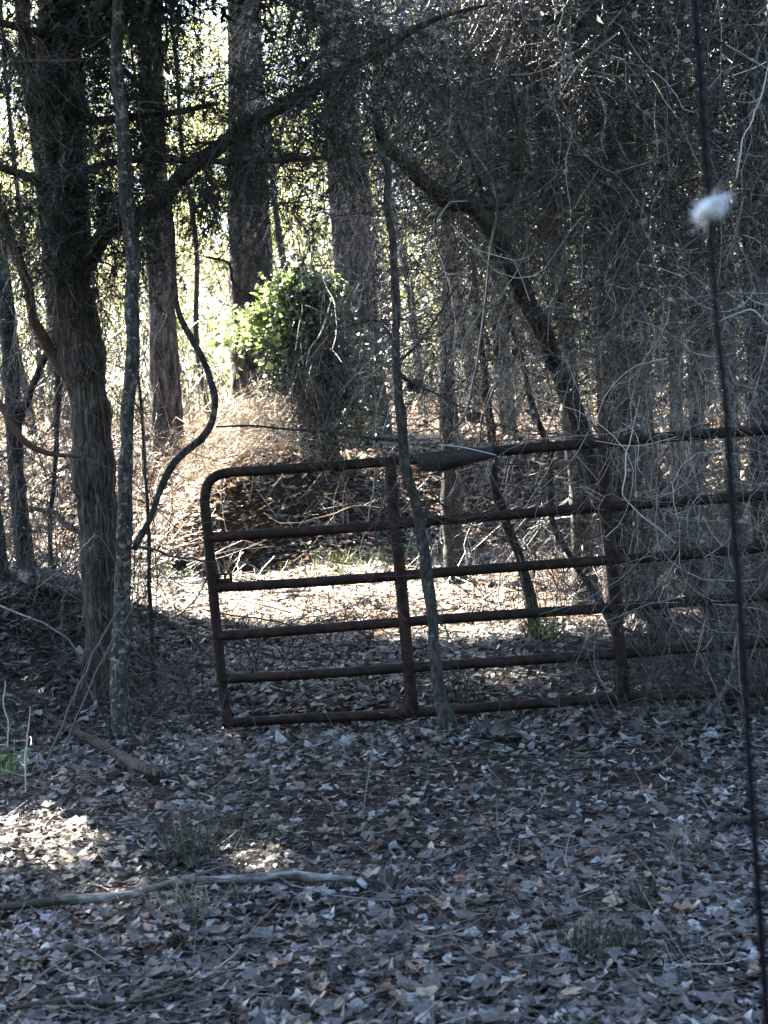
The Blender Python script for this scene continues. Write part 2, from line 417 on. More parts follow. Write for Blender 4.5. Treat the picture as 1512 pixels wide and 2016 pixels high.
def scatter(Tm, pos, size, yaw, tx, ty, cup=.5, jig=.2):
    T, Fc = Tm; n = len(pos); m = len(T)
    L = np.repeat(T[None], n, 0)
    L[:, 1:, :2] *= 1 + rng.normal(0, jig, (n, m - 1, 1))
    cu = rng.normal(0, cup, (n, 1)); cv = rng.normal(0, cup, (n, 1)); cw = rng.normal(0, cup, (n, 1))
    L[:, :, 2] = cu * L[:, :, 0] ** 2 + 1.6 * cv * L[:, :, 1] ** 2 + cw * L[:, :, 0] * L[:, :, 1] + rng.normal(0, .03, (n, m))
    V = np.einsum('nij,nmj->nmi', rots(yaw, tx, ty), L) * size[:, None, None] + pos[:, None, :]
    return V.reshape(-1, 3), (Fc[None] + (np.arange(n) * m)[:, None, None]).reshape(-1, Fc.shape[1])
def ground_pts(n, y0, y1, half=.30, pad=.6, power=1.0, x=None):
    u = rng.uniform(size=n)
    y = y0 * (y1 / y0) ** u if power == 1 else (y0 ** -power + u * (y1 ** -power - y0 ** -power)) ** (-1 / power)
    xx = rng.uniform(-1, 1, n) * (half * y + pad)
    return xx, y
def litter(n, y0, y1, s0, s1, T, lift=.035, tilt=.3, cup=.5, red=False):
    x, y = ground_pts(n, y0, y1)
    z = gz(x, y) + rng.uniform(0.003, lift, n)
    sz = rng.uniform(s0, s1, n) * rng.uniform(.75, 1.15, n)
    return scatter(T, np.stack([x, y, z], 1), sz, rng.uniform(0, 6.28, n), rng.normal(0, tilt, n), rng.normal(0, tilt, n), cup)
T12, T8, T5, T4 = leaf_template(14, .20, 1.3), leaf_template(8, .12, 1.35), leaf_template(5, .05, 1.5), (np.array([[-.75, 0, 0], [0, -.45, 0], [.75, 0, 0], [0, .45, 0.0]]), np.array([[0, 1, 2, 3]]))
V_, F_ = join([litter(10500, 2.9, 7.5, .021, .047, leaf_template(11, .2, 1.3), .026, .19, .4), litter(19000, 2.9, 8.5, .009, .030, T5, .028, .25), litter(18000, 6.5, 16, .03, .058, T5, .035, .24), litter(16000, 8, 16, .035, .06, T4, .025, .16), litter(14000, 12, 26, .05, .09, T4, .03, .18)])
tag(link_mesh('fallen_leaves', V_, F_, M['leaf']), 'dry grey brown oak and maple leaves covering the forest floor', kind='stuff')
V_, F_ = join([litter(500, 3.2, 10, .025, .05, T12), litter(22000, 10.0, 17, .04, .07, T4, .045, .13, .3), litter(9000, 15, 28, .06, .11, T4, .06, .2, .4)])
tag(link_mesh('rusty_leaves', V_, F_, M['redleaf']), 'rust brown fallen leaves mixed among the grey ones', kind='stuff')
x, y = ground_pts(14, 28, 90); n = 16000
x, y = ground_pts(n, 22, 90)
V_, F_ = scatter(T4, np.stack([x, y, gz(x, y) + rng.uniform(.01, .12, n)], 1), rng.uniform(.12, .3, n), rng.uniform(0, 6.28, n), rng.normal(0, .5, n), rng.normal(0, .5, n))
tag(link_mesh('far_leaf_litter', V_, F_, M['redleaf']), 'sunlit leaf litter deep in the wood', kind='stuff')
# the biggest leaves, one by one, as pieces of the ground
protos = []
for i in range(12):
    V1, F1 = scatter(leaf_template(15, rng.uniform(.12, .24), 1.25), np.zeros((1, 3)), np.array([1.0]), np.zeros(1), np.zeros(1), np.zeros(1), .3)
    me = bpy.data.meshes.new('leaf'); me.from_pydata(V1.tolist(), [], F1.tolist()); me.materials.append(M['leaf' if i % 12 else 'redleaf']); protos.append(me)
for i in range(290):
    y = 3.3 * (6.6 / 3.3) ** rng.uniform(); x = rng.uniform(-1, 1) * (.26 * y + .05)
    o = bpy.data.objects.new('leaf', protos[i % 12]); C.objects.link(o); o.parent = ground
    o.location = (x, y, float(gz(x, y)) + rng.uniform(.024, .04)); s = rng.uniform(.036, .058); o.scale = (s, s, s)
    o.rotation_euler = (rng.normal(0, .17), rng.normal(0, .17), rng.uniform(0, 6.28))
# needles and small sticks
def sticks(n, y0, y1, L, r, k=3, wig=.12, lift=.04):
    x, y = ground_pts(n, y0, y1); z = gz(x, y) + rng.uniform(.006, lift, n)
    a = rng.uniform(0, 6.28, n); D = np.stack([np.cos(a), np.sin(a), rng.normal(0, .16, n)], 1)
    Q = walk(np.stack([x, y, z], 1), D, rng.uniform(*L, n), k, wig)
    rr = rng.uniform(*r, n)[:, None] * np.linspace(1, .6, k)[None]
    return tubes(Q, rr, 3)
V_, F_ = join([sticks(11000, 2.9, 9, (.06, .18), (.0006, .0011), 2), sticks(6000, 8, 22, (.1, .3), (.0012, .0025), 2)])
tag(link_mesh('fallen_pine_needles', V_, F_, M['needle']), 'brown pine straw strewn over the leaf litter', kind='stuff')
V_, F_ = join([sticks(900, 3.0, 9, (.08, .42), (.0012, .0035), 6, .25, .045), sticks(900, 8, 20, (.25, .9), (.004, .009), 6, .25, .08)])
tag(link_mesh('fallen_twigs', V_, F_, M['twig']), 'small dead twigs lying among the leaves', kind='stuff')

# ------------------------------------------------------------------ the gate
def GY(px): return 7.5 - (px - 440) * 0.4 / 1072
def G(px, py, dy=0): return P(px, py, GY(px) + dy)
PR = .0255
def pipe(name, pts, parent, r=PR, m=None, n=14, step=.06, dent=.012):
    a = np.array([np.append(p, r) for p in pts])
    V, Fc, _ = trunk_mesh(a, n, step, ridge=dent * .5, lump=dent * 1.6, fl=3)
    return link_mesh(name, V, Fc, m or M['rust'], parent, smooth=True)
gb = G(445, 1425)
gate = thing('farm_gate', gb, 'rusty red brown six rail tube farm gate leaning across the track', 'gate')
fr = [G(449, 1432), G(437, 1335), G(428, 1250), G(419, 1157), G(410, 1057), G(404, 1000), G(404, 975), G(410, 952), G(425, 938), G(452, 930), G(520, 926), G(760, 909), G(985, 888), G(1165, 873), G(1385, 855), G(1512, 846), G(1620, 838)]
def arc(pts): return pts
pipe('frame', fr, gate, PR * 1.02, step=.03)
rails = [[(412, 1058), (590, 1047), (765, 1034), (860, 1025), (1030, 1011), (1190, 998), (1360, 986), (1512, 975), (1620, 967)],
         [(422, 1157), (600, 1147), (780, 1134), (1000, 1117), (1200, 1103), (1360, 1091), (1512, 1079), (1620, 1070)],
         [(432, 1252), (600, 1240), (790, 1225), (1000, 1210), (1210, 1196), (1360, 1184), (1512, 1173), (1620, 1165)],
         [(440, 1337), (620, 1327), (800, 1315), (1000, 1302), (1220, 1287), (1360, 1276), (1512, 1265), (1620, 1257)],
         [(449, 1424), (560, 1416), (700, 1410), (815, 1403), (960, 1392), (1100, 1382), (1230, 1374), (1512, 1362), (1620, 1357)]]
for rl in rails: pipe('rail', [G(*p) for p in rl], gate)
for up in ([(768, 912), (774, 1000), (785, 1100), (794, 1200), (804, 1310), (813, 1403)],
           [(1186, 872), (1193, 1000), (1204, 1100), (1213, 1200), (1222, 1290), (1229, 1374)],
           [(1618, 838), (1624, 967), (1630, 1080), (1636, 1180), (1640, 1260), (1644, 1357)]):
    pipe('upright', [G(a, b, -.004) for a, b in up], gate, PR * 1.22 if up[0][0] < 1500 else PR)

def boxm(c, sx, sy, sz, X, Yv, Z):
    s = np.array([[a, b, d] for a in (-.5, .5) for b in (-.5, .5) for d in (-.5, .5)])
    V = c + s[:, :1] * sx * X + s[:, 1:2] * sy * Yv + s[:, 2:] * sz * Z
    Fc = np.array([[0, 1, 3, 2], [4, 6, 7, 5], [0, 4, 5, 1], [2, 3, 7, 6], [0, 2, 6, 4], [1, 5, 7, 3]])
    return V, Fc
gX = unit(G(760, 909) - G(452, 930)); gZ = unit(G(404, 1000) - G(440, 1335)); gYv = unit(np.cross(gZ, gX)); gZ = np.cross(gX, gYv)
# latch plate with chain slots, welded in the corner of post and second rail
c0 = G(441, 1139)
fr_ = [boxm(c0 + gX * -.030, .016, .008, .052, gX, gYv, gZ), boxm(c0 + gX * .036, .014, .008, .052, gX, gYv, gZ),
       boxm(c0 + gZ * .022, .052, .007, .010, gX, gYv, gZ), boxm(c0 + gZ * -.012 + gX * .002, .050, .007, .026, gX, gYv, gZ), boxm(c0 + gX * .006 + gZ * .009, .012, .007, .016, gX, gYv, gZ)]
V_, F_ = join(fr_); link_mesh('latch', V_, F_, M['rust'], gate)
# weathered name plate on the top rail
corn = [G(818, 893, -.03), G(971, 879, -.03), G(971, 902, -.03), G(940, 910, -.03), G(870, 929, -.03), G(826, 928, -.03)]
back = [c + gYv * .006 for c in corn]
tc = [c + gZ * .0 for c in corn]
V_ = np.array(tc + back); k = 6
F_ = [np.array([[0, 1, 2, 3, 4, 5]]), np.array([[11, 10, 9, 8, 7, 6]]), np.array([[i, i + 6, (i + 1) % 6 + 6, (i + 1) % 6] for i in range(6)])]
link_mesh('name_plate', V_, F_, M['plate'], gate)

# hinge post just outside the frame
hb = G(1690, 1360); hp = thing('gate_post', (hb[0], hb[1], float(gz(hb[0], hb[1]))), 'weathered round wooden post carrying the gate hinges', 'post')
V_, F_, _ = trunk_mesh(np.array([[hb[0], hb[1], -.2, .09], [hb[0] - .03, hb[1], .8, .085], [hb[0] - .09, hb[1], 1.65, .08]]), 18, .05, .05, .05)
link_mesh('post_shaft', V_, F_, M['grey'], hp, smooth=True)

# ------------------------------------------------------------------ trees
def spray(Pp, Rp, n, L, W, spread=.9):
    """narrow tapering leaf blades (triangles) along twigs -> verts, tris"""
    Nn, k, _ = Pp.shape
    t = rng.uniform(.05, 1, (Nn, n)) * (k - 1.001); i = t.astype(int); f = (t - i)[..., None]; a = np.arange(Nn)[:, None]
    b = (Pp[a, i] * (1 - f) + Pp[a, i + 1] * f).reshape(-1, 3); tn = unit((Pp[a, i + 1] - Pp[a, i]).reshape(-1, 3))
    return b, tn
def blades(b, tn, L, W, spread=.9):
    kp_ = lit_mask(b); b, tn = b[kp_], tn[kp_]
    n = len(b)
    d = unit(tn + spread * rng.normal(size=(n, 3))); w = unit(np.cross(d, rng.normal(size=(n, 3))))
    LL = rng.uniform(.6, 1.3, (n, 1)) * L; WW = rng.uniform(.6, 1.3, (n, 1)) * W
    mid = b + d * LL * .45
    V = np.stack([b, mid - w * WW, b + d * LL, mid + w * WW], 1).reshape(-1, 3)
    return V, np.arange(4 * n).reshape(n, 4)

def tree(name, label, cat, spec, m, group=None, sides=20, step=.05, ridge=.06, lump=.08, fl=11, plate=0, limbs=(), twigs=None, tm='darktwig', extra_parts=()):
    t = pp(spec); base = t[-1, :3] if spec[-1][1] > spec[0][1] else t[0, :3]
    foot = t[-1].copy(); foot[2] = min(foot[2] - .15, float(gz(foot[0], foot[1])) - .12); foot[3] *= 1.15; t = np.vstack([t, foot[None]])
    root = thing(name, base, label, cat, group)
    V, Fc, q = trunk_mesh(t, sides, step, ridge, lump, .1, fl, plate, wob=0 if plate else (.3 if t[:, 3].max() < .07 else .08))
    link_mesh('trunk', V, Fc, m, root, smooth=True)
    lines = [q]
    for lb in limbs:
        lt = pp(lb[0] if isinstance(lb, tuple) else lb); lm = M[lb[1]] if isinstance(lb, tuple) else m
        V, Fc, q2 = trunk_mesh(lt, max(8, sides // 2), step, ridge, lump, .1, 5, wob=.4)
        link_mesh('limb', V, Fc, lm, root, smooth=True); lines.append(q2)
    if twigs:
        parts = []
        cnt, L, ang, pull, pw = twigs
        for q in lines:
            k = 24; ix = np.linspace(0, len(q) - 1, k).astype(int)
            Pq, Rq = q[None, ix, :3], q[None, ix, 3] * .45
            A, Ra = grow(Pq, Rq, cnt, L, 9, ang, .22, .05, 1, .3, pull, pw, .0018)
            Ra = np.minimum(Ra, .006 * np.linspace(1, .3, 9)[None]); Ra = np.maximum(Ra, .0016)
            B, Rb = grow(A, Ra, 4, (L[0] * .35, L[1] * .45), 6, .8, .25, .2, 1, .6, pull, pw, .0013)
            D, Rd = grow(B, Rb, 2, (.06, .22), 4, .8, .25, .2, 1, .7, pull, pw, .0011)
            A, Ra = thin(A, Ra); B, Rb = thin(B, Rb); D, Rd = thin(D, Rd)
            parts += [tubes(A, Ra), tubes(B, Rb), tubes(D, Rd)]
        V, Fc = join(parts); link_mesh('crown', V, Fc, M[tm], root)
    return root, lines

# big cedar on the left -----------------------------------------------------------------
CY = 8.0
cedar, cl = tree('cedar_tree', 'thick stringy barked cedar trunk left of the gate with dark drooping foliage', 'tree',
    [(118, -500, CY, 52), (122, -250, CY, 60), (126, 0, CY, 68), (122, 180, CY, 70), (126, 330, CY, 74), (136, 480, CY, 80), (142, 600, CY, 86), (158, 690, CY, 90), (173, 780, CY, 78), (186, 900, CY, 74), (193, 1000, CY, 76), (197, 1100, CY, 78), (203, 1210, CY, 74), (200, 1300, CY, 74), (197, 1400, CY, 86)],
    M['cedar'], sides=40, step=.03, ridge=.05, lump=.09, fl=13,
    limbs=[([(95, -250, 7.85, 22), (92, 0, 7.85, 24), (86, 130, 7.85, 24), (84, 230, 7.85, 22), (98, 340, 7.87, 22), (112, 450, 7.9, 26)], 'grey'),
           ([(2, 400, 7.6, 16), (18, 470, 7.65, 18), (45, 540, 7.7, 20), (58, 610, 7.85, 20), (88, 665, 7.95, 22), (135, 735, 8.02, 24), (160, 790, 8.04, 18)], 'red'),
           [(960, 10, 7.2, 5), (880, 30, 7.25, 9), (800, 66, 7.3, 14), (740, 105, 7.35, 20), (650, 152, 7.4, 24), (548, 212, 7.5, 27), (450, 278, 7.6, 28), (350, 352, 7.7, 28), (322, 395, 7.75, 24), (250, 428, 7.8, 30), (208, 455, 7.85, 30), (170, 520, 7.95, 38)],
           [(760, 298, 7.5, 6), (600, 312, 7.5, 9), (430, 318, 7.6, 11), (300, 314, 7.7, 12), (215, 322, 7.8, 12), (140, 345, 7.95, 16)],
           [(420, 205, 7.6, 8), (340, 222, 7.7, 12), (250, 232, 7.8, 14), (150, 240, 7.95, 16)],
           [(-60, 30, 7.6, 12), (30, 55, 7.7, 16), (70, 66, 7.8, 18), (110, 80, 7.95, 20)],
           [(-80, 300, 7.5, 10), (0, 330, 7.7, 14), (60, 350, 7.8, 18), (120, 380, 7.95, 20)],
           ([(3, 130, 7.6, 4), (60, 120, 7.6, 7), (150, 118, 7.6, 7), (215, 112, 7.7, 6), (262, 118, 7.75, 4)], 'red'),
           ([(-10, 780, 7.6, 12), (28, 845, 7.6, 12), (60, 880, 7.65, 12), (100, 895, 7.7, 10), (180, 900, 7.8, 5)], 'red'),
           [(60, 1000, 8.4, 8), (110, 1010, 8.3, 9), (120, 1025, 8.2, 10), (150, 1045, 8.1, 12), (190, 1060, 8.0, 14)],
           [(420, -60, 7.7, 6), (330, -10, 7.8, 10), (230, 40, 7.9, 14), (128, 110, 8, 20)], [(330, 250, 8.3, 6), (260, 150, 8.3, 10), (190, 80, 8.2, 14), (128, 40, 8, 20)],
           [(1300, -640, 5.8, 5), (900, -620, 6.3, 12), (400, -480, 7.1, 20), (122, -330, 8, 34)], [(800, -900, 4.9, 5), (450, -740, 6, 14), (122, -380, 8, 34)], [(500, -420, 6.6, 5), (300, -380, 7.2, 14), (122, -290, 8, 34)],  # boughs added above the view to shade the ground near the gate
           [(-300, -300, 8, 20), (-100, -230, 8, 30), (118, -180, 8, 34)], [(700, -340, 7.4, 16), (400, -250, 7.6, 24), (122, -200, 8, 32)],
           [(900, -160, 7, 10), (560, -110, 7.4, 18), (122, -20, 8, 26)]],
    twigs=(20, (.25, 1.0), 1.1, (0, 0, -1), .06))
def cedar_foliage(lines, root, dens, seed_dir, L=(.25, .75), leaf=(.036, .0037), cnt=8, n3=24):
    parts = []; blv = []
    for q, w in lines:
        k = 24; ix = np.linspace(0, len(q) - 1, k).astype(int)
        m = max(6, int(dens * w))
        A, Ra = grow(q[None, ix, :3], q[None, ix, 3], m, L, 8, 1.1, .16, .12, 1, .1, (0, 0, -1), .07, .002)
        Ra = np.minimum(Ra, .005)
        B, Rb = grow(A, Ra, cnt, (.10, .30), 5, .7, .18, .15, 1, .6, (0, 0, -1), .10, .0012)
        keep = lit_mask(B[:, 2]); B, Rb = B[keep], Rb[keep]
        parts += [tubes(A, Ra), tubes(B, Rb)]
        b, tn = spray(B, Rb, n3, *leaf); blv.append(blades(b, tn, leaf[0], leaf[1], .55))
    V, Fc = join(parts); link_mesh('twigs_crown', V, Fc, M['darktwig'], root)
    V, Fc = join(blv); link_mesh('foliage', V, Fc, M['cedarleaf'], root)
W_ = {3: 5.0, 4: 1.1, 5: 1.3, 6: 1.3, 7: 1.3, 11: 1.3, 12: .9, 18: 1.2}
cedar_foliage([(cl[i], w) for i, w in W_.items()] + [(cl[0][:len(cl[0]) // 4], .4)], cedar, 42, None, leaf=(.030, .0028), n3=27)
cedar_foliage([(cl[i], 2.0) for i in (13, 14, 15, 16, 17)], cedar, 44, None, L=(.35, 1.0), leaf=(.07, .014), cnt=6, n3=11)
RY = 8.7  # cedar added outside the view; its high boughs block skylight over the tangle
rc, rl = tree('cedar_tree', 'second cedar added outside the right edge whose dark boughs hang over and shade the tangle', 'tree',
    [(1690, -900, RY, 40), (1700, -400, RY, 60), (1705, 100, RY, 70), (1715, 700, RY, 80), (1730, 1320, RY, 100)], M['cedar'], sides=30, step=.05, ridge=.05, lump=.09, fl=13,
    limbs=[[(700, 120, 9.5, 5), (860, 60, 9.4, 9), (1000, -10, 9.3, 12), (1300, -140, 9.0, 18), (1700, -300, RY, 30)],
           [(860, 330, 9.7, 4), (930, 250, 9.6, 8), (1020, 150, 9.5, 11), (1200, 20, 9.2, 15), (1700, -180, RY, 28)],
           [(1180, 330, 9.3, 4), (1300, 220, 9.2, 8), (1450, 110, 9.0, 12), (1700, -60, RY, 26)],
           [(500, -230, 9.8, 6), (800, -260, 9.6, 12), (1200, -350, 9.2, 20), (1700, -480, RY, 30)],
           [(700, -420, 8.4, 6), (1000, -450, 8.4, 12), (1300, -520, 8.5, 20), (1700, -640, RY, 30)],
           [(950, -330, 10.6, 6), (1150, -380, 10.2, 12), (1400, -440, 9.6, 20), (1700, -560, RY, 30)],
           [(400, -480, 10.2, 6), (800, -560, 9.8, 12), (1250, -640, 9.2, 20), (1700, -760, RY, 30)],
           [(650, -760, 5.6, 5), (1150, -740, 6.6, 12), (1715, -560, RY, 30)], [(900, -520, 6.6, 5), (1300, -500, 7.4, 12), (1710, -420, RY, 30)],  # unseen overhead boughs, added to darken the ground by the gate
           [(1000, -180, 8.0, 5), (1250, -250, 8.2, 12), (1700, -380, RY, 24)]],
    twigs=(14, (.25, 1.0), 1.1, (0, 0, -1), .06))
cedar_foliage([(rl[1], 1.3), (rl[2], 1.3), (rl[3], .8)], rc, 42, None)
cedar_foliage([(rl[i], 1.6 if i in (9, 10) else .75) for i in (4, 5, 6, 7, 8, 9, 10)], rc, 48, None, L=(.35, 1.0), leaf=(.07, .014), cnt=6, n3=11)
# lichened sapling with the long curved side stem ---------------------------------------
tree('lichened_tree', 'slim pale lichen spotted trunk before the cedar with a long bowed side stem', 'tree',
    [(222, -300, 7.4, 22), (232, 0, 7.4, 24), (228, 120, 7.4, 24), (240, 230, 7.4, 25), (246, 330, 7.4, 26), (254, 420, 7.4, 28), (262, 500, 7.4, 27), (258, 600, 7.4, 28), (262, 690, 7.4, 27), (252, 800, 7.4, 27), (251, 880, 7.4, 26), (246, 960, 7.4, 27), (242, 1100, 7.4, 30), (240, 1220, 7.4, 33), (236, 1330, 7.35, 36), (240, 1400, 7.3, 42), (244, 1450, 7.28, 54), (246, 1495, 7.25, 66)],
    M['lichen'], sides=26, step=.03, ridge=.045, lump=.1, fl=7,
    limbs=[([(332, 385, 7.5, 7.0), (338, 450, 7.5, 9.2), (342, 520, 7.5, 9.9), (350, 600, 7.5, 10.6), (372, 655, 7.5, 11.3), (402, 712, 7.5, 12.0), (421, 768, 7.5, 12.7), (420, 822, 7.5, 13.4), (398, 862, 7.5, 13.4), (346, 905, 7.48, 14.1), (318, 955, 7.45, 13.4), (296, 1020, 7.42, 12.7), (264, 1082, 7.4, 12.7)], 'oak'),
           ([(405, 505, 7.7, 4), (452, 520, 7.7, 5), (462, 560, 7.7, 6), (510, 590, 7.7, 4)], 'oak')],
    twigs=(16, (.2, .7), 1.1, (0, 0, 1), .0))

# sapling standing in front of the gate ------------------------------------------------------
tree('crooked_sapling', 'thin crooked dark sapling growing up in front of the gate rails', 'tree',
    [(752, 300, 7.15, 10), (766, 345, 7.15, 13), (762, 400, 7.15, 14), (772, 470, 7.15, 15), (777, 560, 7.15, 16), (780, 630, 7.15, 17), (777, 700, 7.15, 18), (784, 780, 7.15, 18), (795, 860, 7.15, 19), (806, 940, 7.13, 20), (822, 1000, 7.1, 20), (830, 1060, 7.08, 21), (840, 1130, 7.05, 22), (848, 1210, 7.0, 22), (852, 1290, 6.95, 24), (866, 1370, 6.9, 28), (882, 1412, 6.85, 34)],
    M['oak'], sides=16, step=.025, ridge=.04, lump=.12, fl=5,
    limbs=[[(690, 640, 7.2, 3), (740, 630, 7.2, 4), (762, 650, 7.18, 5), (778, 672, 7.15, 8)],
           [(905, 800, 7.3, 3), (850, 770, 7.25, 5), (815, 755, 7.2, 7), (785, 735, 7.15, 9)],
           [(880, 1000, 7.2, 3), (852, 985, 7.15, 5), (838, 1010, 7.12, 6), (828, 1040, 7.1, 8)],
           [(560, 845, 7.3, 3), (640, 848, 7.25, 5), (700, 858, 7.2, 6), (796, 868, 7.15, 8)],
           [(425, 840, 7.4, 3), (500, 838, 7.35, 5), (560, 845, 7.3, 5), (640, 849, 7.25, 5)],
           [(900, 560, 7.3, 3), (850, 640, 7.25, 4), (810, 690, 7.2, 6), (779, 715, 7.15, 8)]],
    twigs=(13, (.15, .5), 1.0, (0, 0, 1), .03))

# arched dead tree leaning up to the left ---------------------------------------------------
tree('leaning_dead_tree', 'dead tree arching from the right ground up to a splintered reddish end', 'tree',
    [(738, 222, 7.75, 8), (748, 262, 7.75, 18), (762, 290, 7.75, 26), (795, 320, 7.80, 28), (835, 358, 7.85, 30), (880, 392, 7.90, 32), (925, 404, 7.95, 34), (955, 430, 7.95, 34), (985, 480, 8.00, 34), (1015, 540, 8.05, 34), (1040, 600, 8.15, 34), (1068, 650, 8.15, 35), (1098, 720, 8.40, 36), (1130, 800, 8.40, 37), (1152, 880, 8.45, 38), (1180, 965, 8.50, 40), (1225, 1065, 8.55, 42), (1272, 1165, 8.60, 46), (1310, 1235, 8.60, 60), (1330, 1285, 8.60, 80)],
    M['dead'], sides=24, step=.03, ridge=.06, lump=.1, fl=7,
    limbs=[[(1002, 130, 7.75, 5.2), (1010, 200, 7.75, 9.0), (1024, 290, 7.80, 11.2), (1018, 370, 7.85, 12.8), (990, 405, 7.90, 15.0), (945, 412, 7.95, 16.5)],
           ([(716, 205, 7.75, 3), (738, 222, 7.75, 8), (752, 262, 7.73, 9)], 'red'),
           [(900, 250, 7.95, 4), (930, 320, 7.95, 6), (950, 380, 7.95, 9), (948, 415, 7.95, 12)],
           [(1225, 1235, 8.40, 6), (1260, 1252, 8.45, 10), (1310, 1255, 8.50, 14)],
           [(1290, 1060, 8.50, 6), (1235, 1020, 8.50, 10), (1195, 1000, 8.50, 14)]],
    twigs=(18, (.2, .8), 1.1, (0, 0, -1), .05))

# trunks on the right ---------------------------------------------------------------------
def simple(label, spec, m='oak', name='bare_tree', **kw):
    kw.setdefault('twigs', (12, (.2, .8), 1.1, (0, 0, -1), .05))
    kw.setdefault('sides', 20)
    return tree(name, label, 'tree', spec, M[m], **kw)
simple('thick dark plated trunk behind the second gate upright, hung with vines',
    [(1150, -300, 10.2, 50), (1168, 0, 10.2, 56), (1182, 200, 10.2, 58), (1195, 400, 10.2, 60), (1202, 600, 10.2, 62), (1208, 760, 10.2, 66), (1214, 900, 10.2, 70), (1222, 1050, 10.2, 72), (1230, 1210, 10.2, 84)], 'pine', 'plated_tree', sides=30, plate=.04, fl=9)
simple('dark trunk tucked close behind the thick plated one',
    [(1215, 0, 11.2, 30), (1230, 300, 11.2, 34), (1244, 600, 11.2, 36), (1254, 800, 11.2, 38), (1262, 1000, 11.2, 40), (1272, 1170, 11.2, 48)], 'oak', 'narrow_tree')
simple('mottled pale trunk left of the thick plated one, behind the leaning dead tree',
    [(1035, -200, 10.8, 34), (1048, 100, 10.8, 36), (1070, 260, 10.8, 34), (1090, 450, 10.8, 34), (1108, 600, 10.8, 34), (1122, 760, 10.8, 36), (1135, 900, 10.8, 38), (1146, 1050, 10.8, 42), (1155, 1190, 10.8, 54)], 'lichen', 'mottled_tree')
simple('slender tree with crooked top standing in the tangle above the sign plate',
    [(880, 380, 12.5, 20), (884, 500, 12.5, 28), (882, 620, 12.5, 30), (880, 720, 12.5, 32), (884, 850, 12.5, 34), (890, 1010, 12.5, 40)], 'oak', 'slender_tree')
simple('slim dark stem curving down behind the gate right of the sign plate',
    [(930, 500, 9.6, 10), (945, 640, 9.6, 12), (958, 780, 9.6, 14), (966, 866, 9.6, 16), (973, 945, 9.6, 17), (999, 1032, 9.6, 18), (1030, 1115, 9.6, 19), (1045, 1190, 9.6, 26)], 'oak', 'slim_tree')
simple('slim dark stem running beside the leaning dead tree',
    [(985, 560, 9.2, 8), (1008, 640, 9.2, 10), (1030, 720, 9.2, 11), (1050, 808, 9.2, 12), (1080, 895, 9.2, 12), (1089, 1020, 9.2, 12), (1130, 1106, 9.2, 13), (1183, 1187, 9.2, 14), (1215, 1265, 9.2, 18)], 'oak', 'slim_tree')
simple('narrow trunk right of the thick plated one seen over the top rail',
    [(1300, -100, 12, 22), (1310, 200, 12, 24), (1322, 500, 12, 26), (1330, 740, 12, 26), (1336, 900, 12, 28), (1345, 1130, 12, 36)], 'oak', 'narrow_tree')
simple('grey trunk behind the rails just left of the black cable',
    [(1335, -100, 10.6, 26), (1345, 200, 10.6, 28), (1358, 500, 10.6, 30), (1372, 760, 10.6, 30), (1368, 900, 10.6, 32), (1366, 1050, 10.6, 33), (1370, 1200, 10.6, 44)], 'lichen', 'grey_tree')
simple('dark leaning stem between the rails near the black cable',
    [(1255, 700, 9.8, 14), (1275, 800, 9.8, 16), (1290, 900, 9.8, 18), (1300, 980, 9.8, 20), (1330, 1065, 9.8, 22), (1375, 1140, 9.8, 22), (1410, 1230, 9.8, 28)], 'oak', 'leaning_tree')
simple('heavy dark trunk at the right edge with a broken horizontal limb',
    [(1470, -200, 9.4, 60), (1480, 100, 9.4, 62), (1490, 400, 9.4, 64), (1502, 650, 9.4, 64), (1508, 850, 9.4, 66), (1515, 1050, 9.4, 70), (1525, 1270, 9.4, 86)], 'oak', 'heavy_tree', sides=26,
    limbs=[([(1440, 762, 9.2, 16), (1462, 764, 9.2, 20), (1490, 757, 9.25, 22), (1512, 755, 9.4, 26)], 'grey')])
simple('dark bent branch growing from the leaves under the right end of the gate',
    [(1400, 1050, 8.2, 8), (1415, 1090, 8.2, 14), (1440, 1150, 8.2, 18), (1506, 1212, 8.2, 20), (1560, 1300, 8.2, 26)], 'oak', 'bent_sapling')
simple('thin trunk lost in the hanging vines at the upper right',
    [(1400, -100, 11.5, 20), (1412, 200, 11.5, 22), (1425, 500, 11.5, 24), (1440, 800, 11.5, 26), (1450, 1150, 11.5, 34)], 'oak', 'thin_tree')

# trunks on the far left ------------------------------------------------------------------
simple('dark forked trunk at the left edge standing on the bank',
    [(-20, 300, 9.4, 22), (0, 480, 9.4, 28), (10, 600, 9.4, 30), (18, 690, 9.4, 32), (28, 820, 9.4, 32), (34, 960, 9.4, 33), (46, 1070, 9.4, 36), (58, 1160, 9.4, 46)], 'oak', 'forked_tree',
    limbs=[[(140, 560, 9.0, 8), (110, 640, 9.1, 12), (88, 700, 9.2, 14), (62, 770, 9.3, 15), (36, 830, 9.4, 18)]])
simple('thin vine wrapped stem between the forked trunk and the cedar',
    [(100, 560, 9.6, 8), (108, 680, 9.6, 10), (115, 760, 9.6, 12), (112, 880, 9.6, 9), (102, 985, 9.6, 9), (98, 1060, 9.6, 8), (108, 1160, 9.6, 12)], 'oak', 'thin_tree', twigs=(26, (.1, .4), 1.0, (0, 0, -1), .1))
simple('short black stump leaning at the left edge of the bank',
    [(-25, 950, 9.0, 20), (-5, 1040, 9.0, 20), (5, 1110, 9.0, 22), (12, 1180, 9.0, 28)], 'oak', 'tree_stump', twigs=None)
simple('very thin upright stem between the lichened trunk and the bowed stem',
    [(268, 700, 8.3, 5), (280, 820, 8.3, 6), (288, 960, 8.3, 7), (292, 1080, 8.3, 8), (296, 1200, 8.3, 9)], 'oak', 'thin_tree', sides=8)

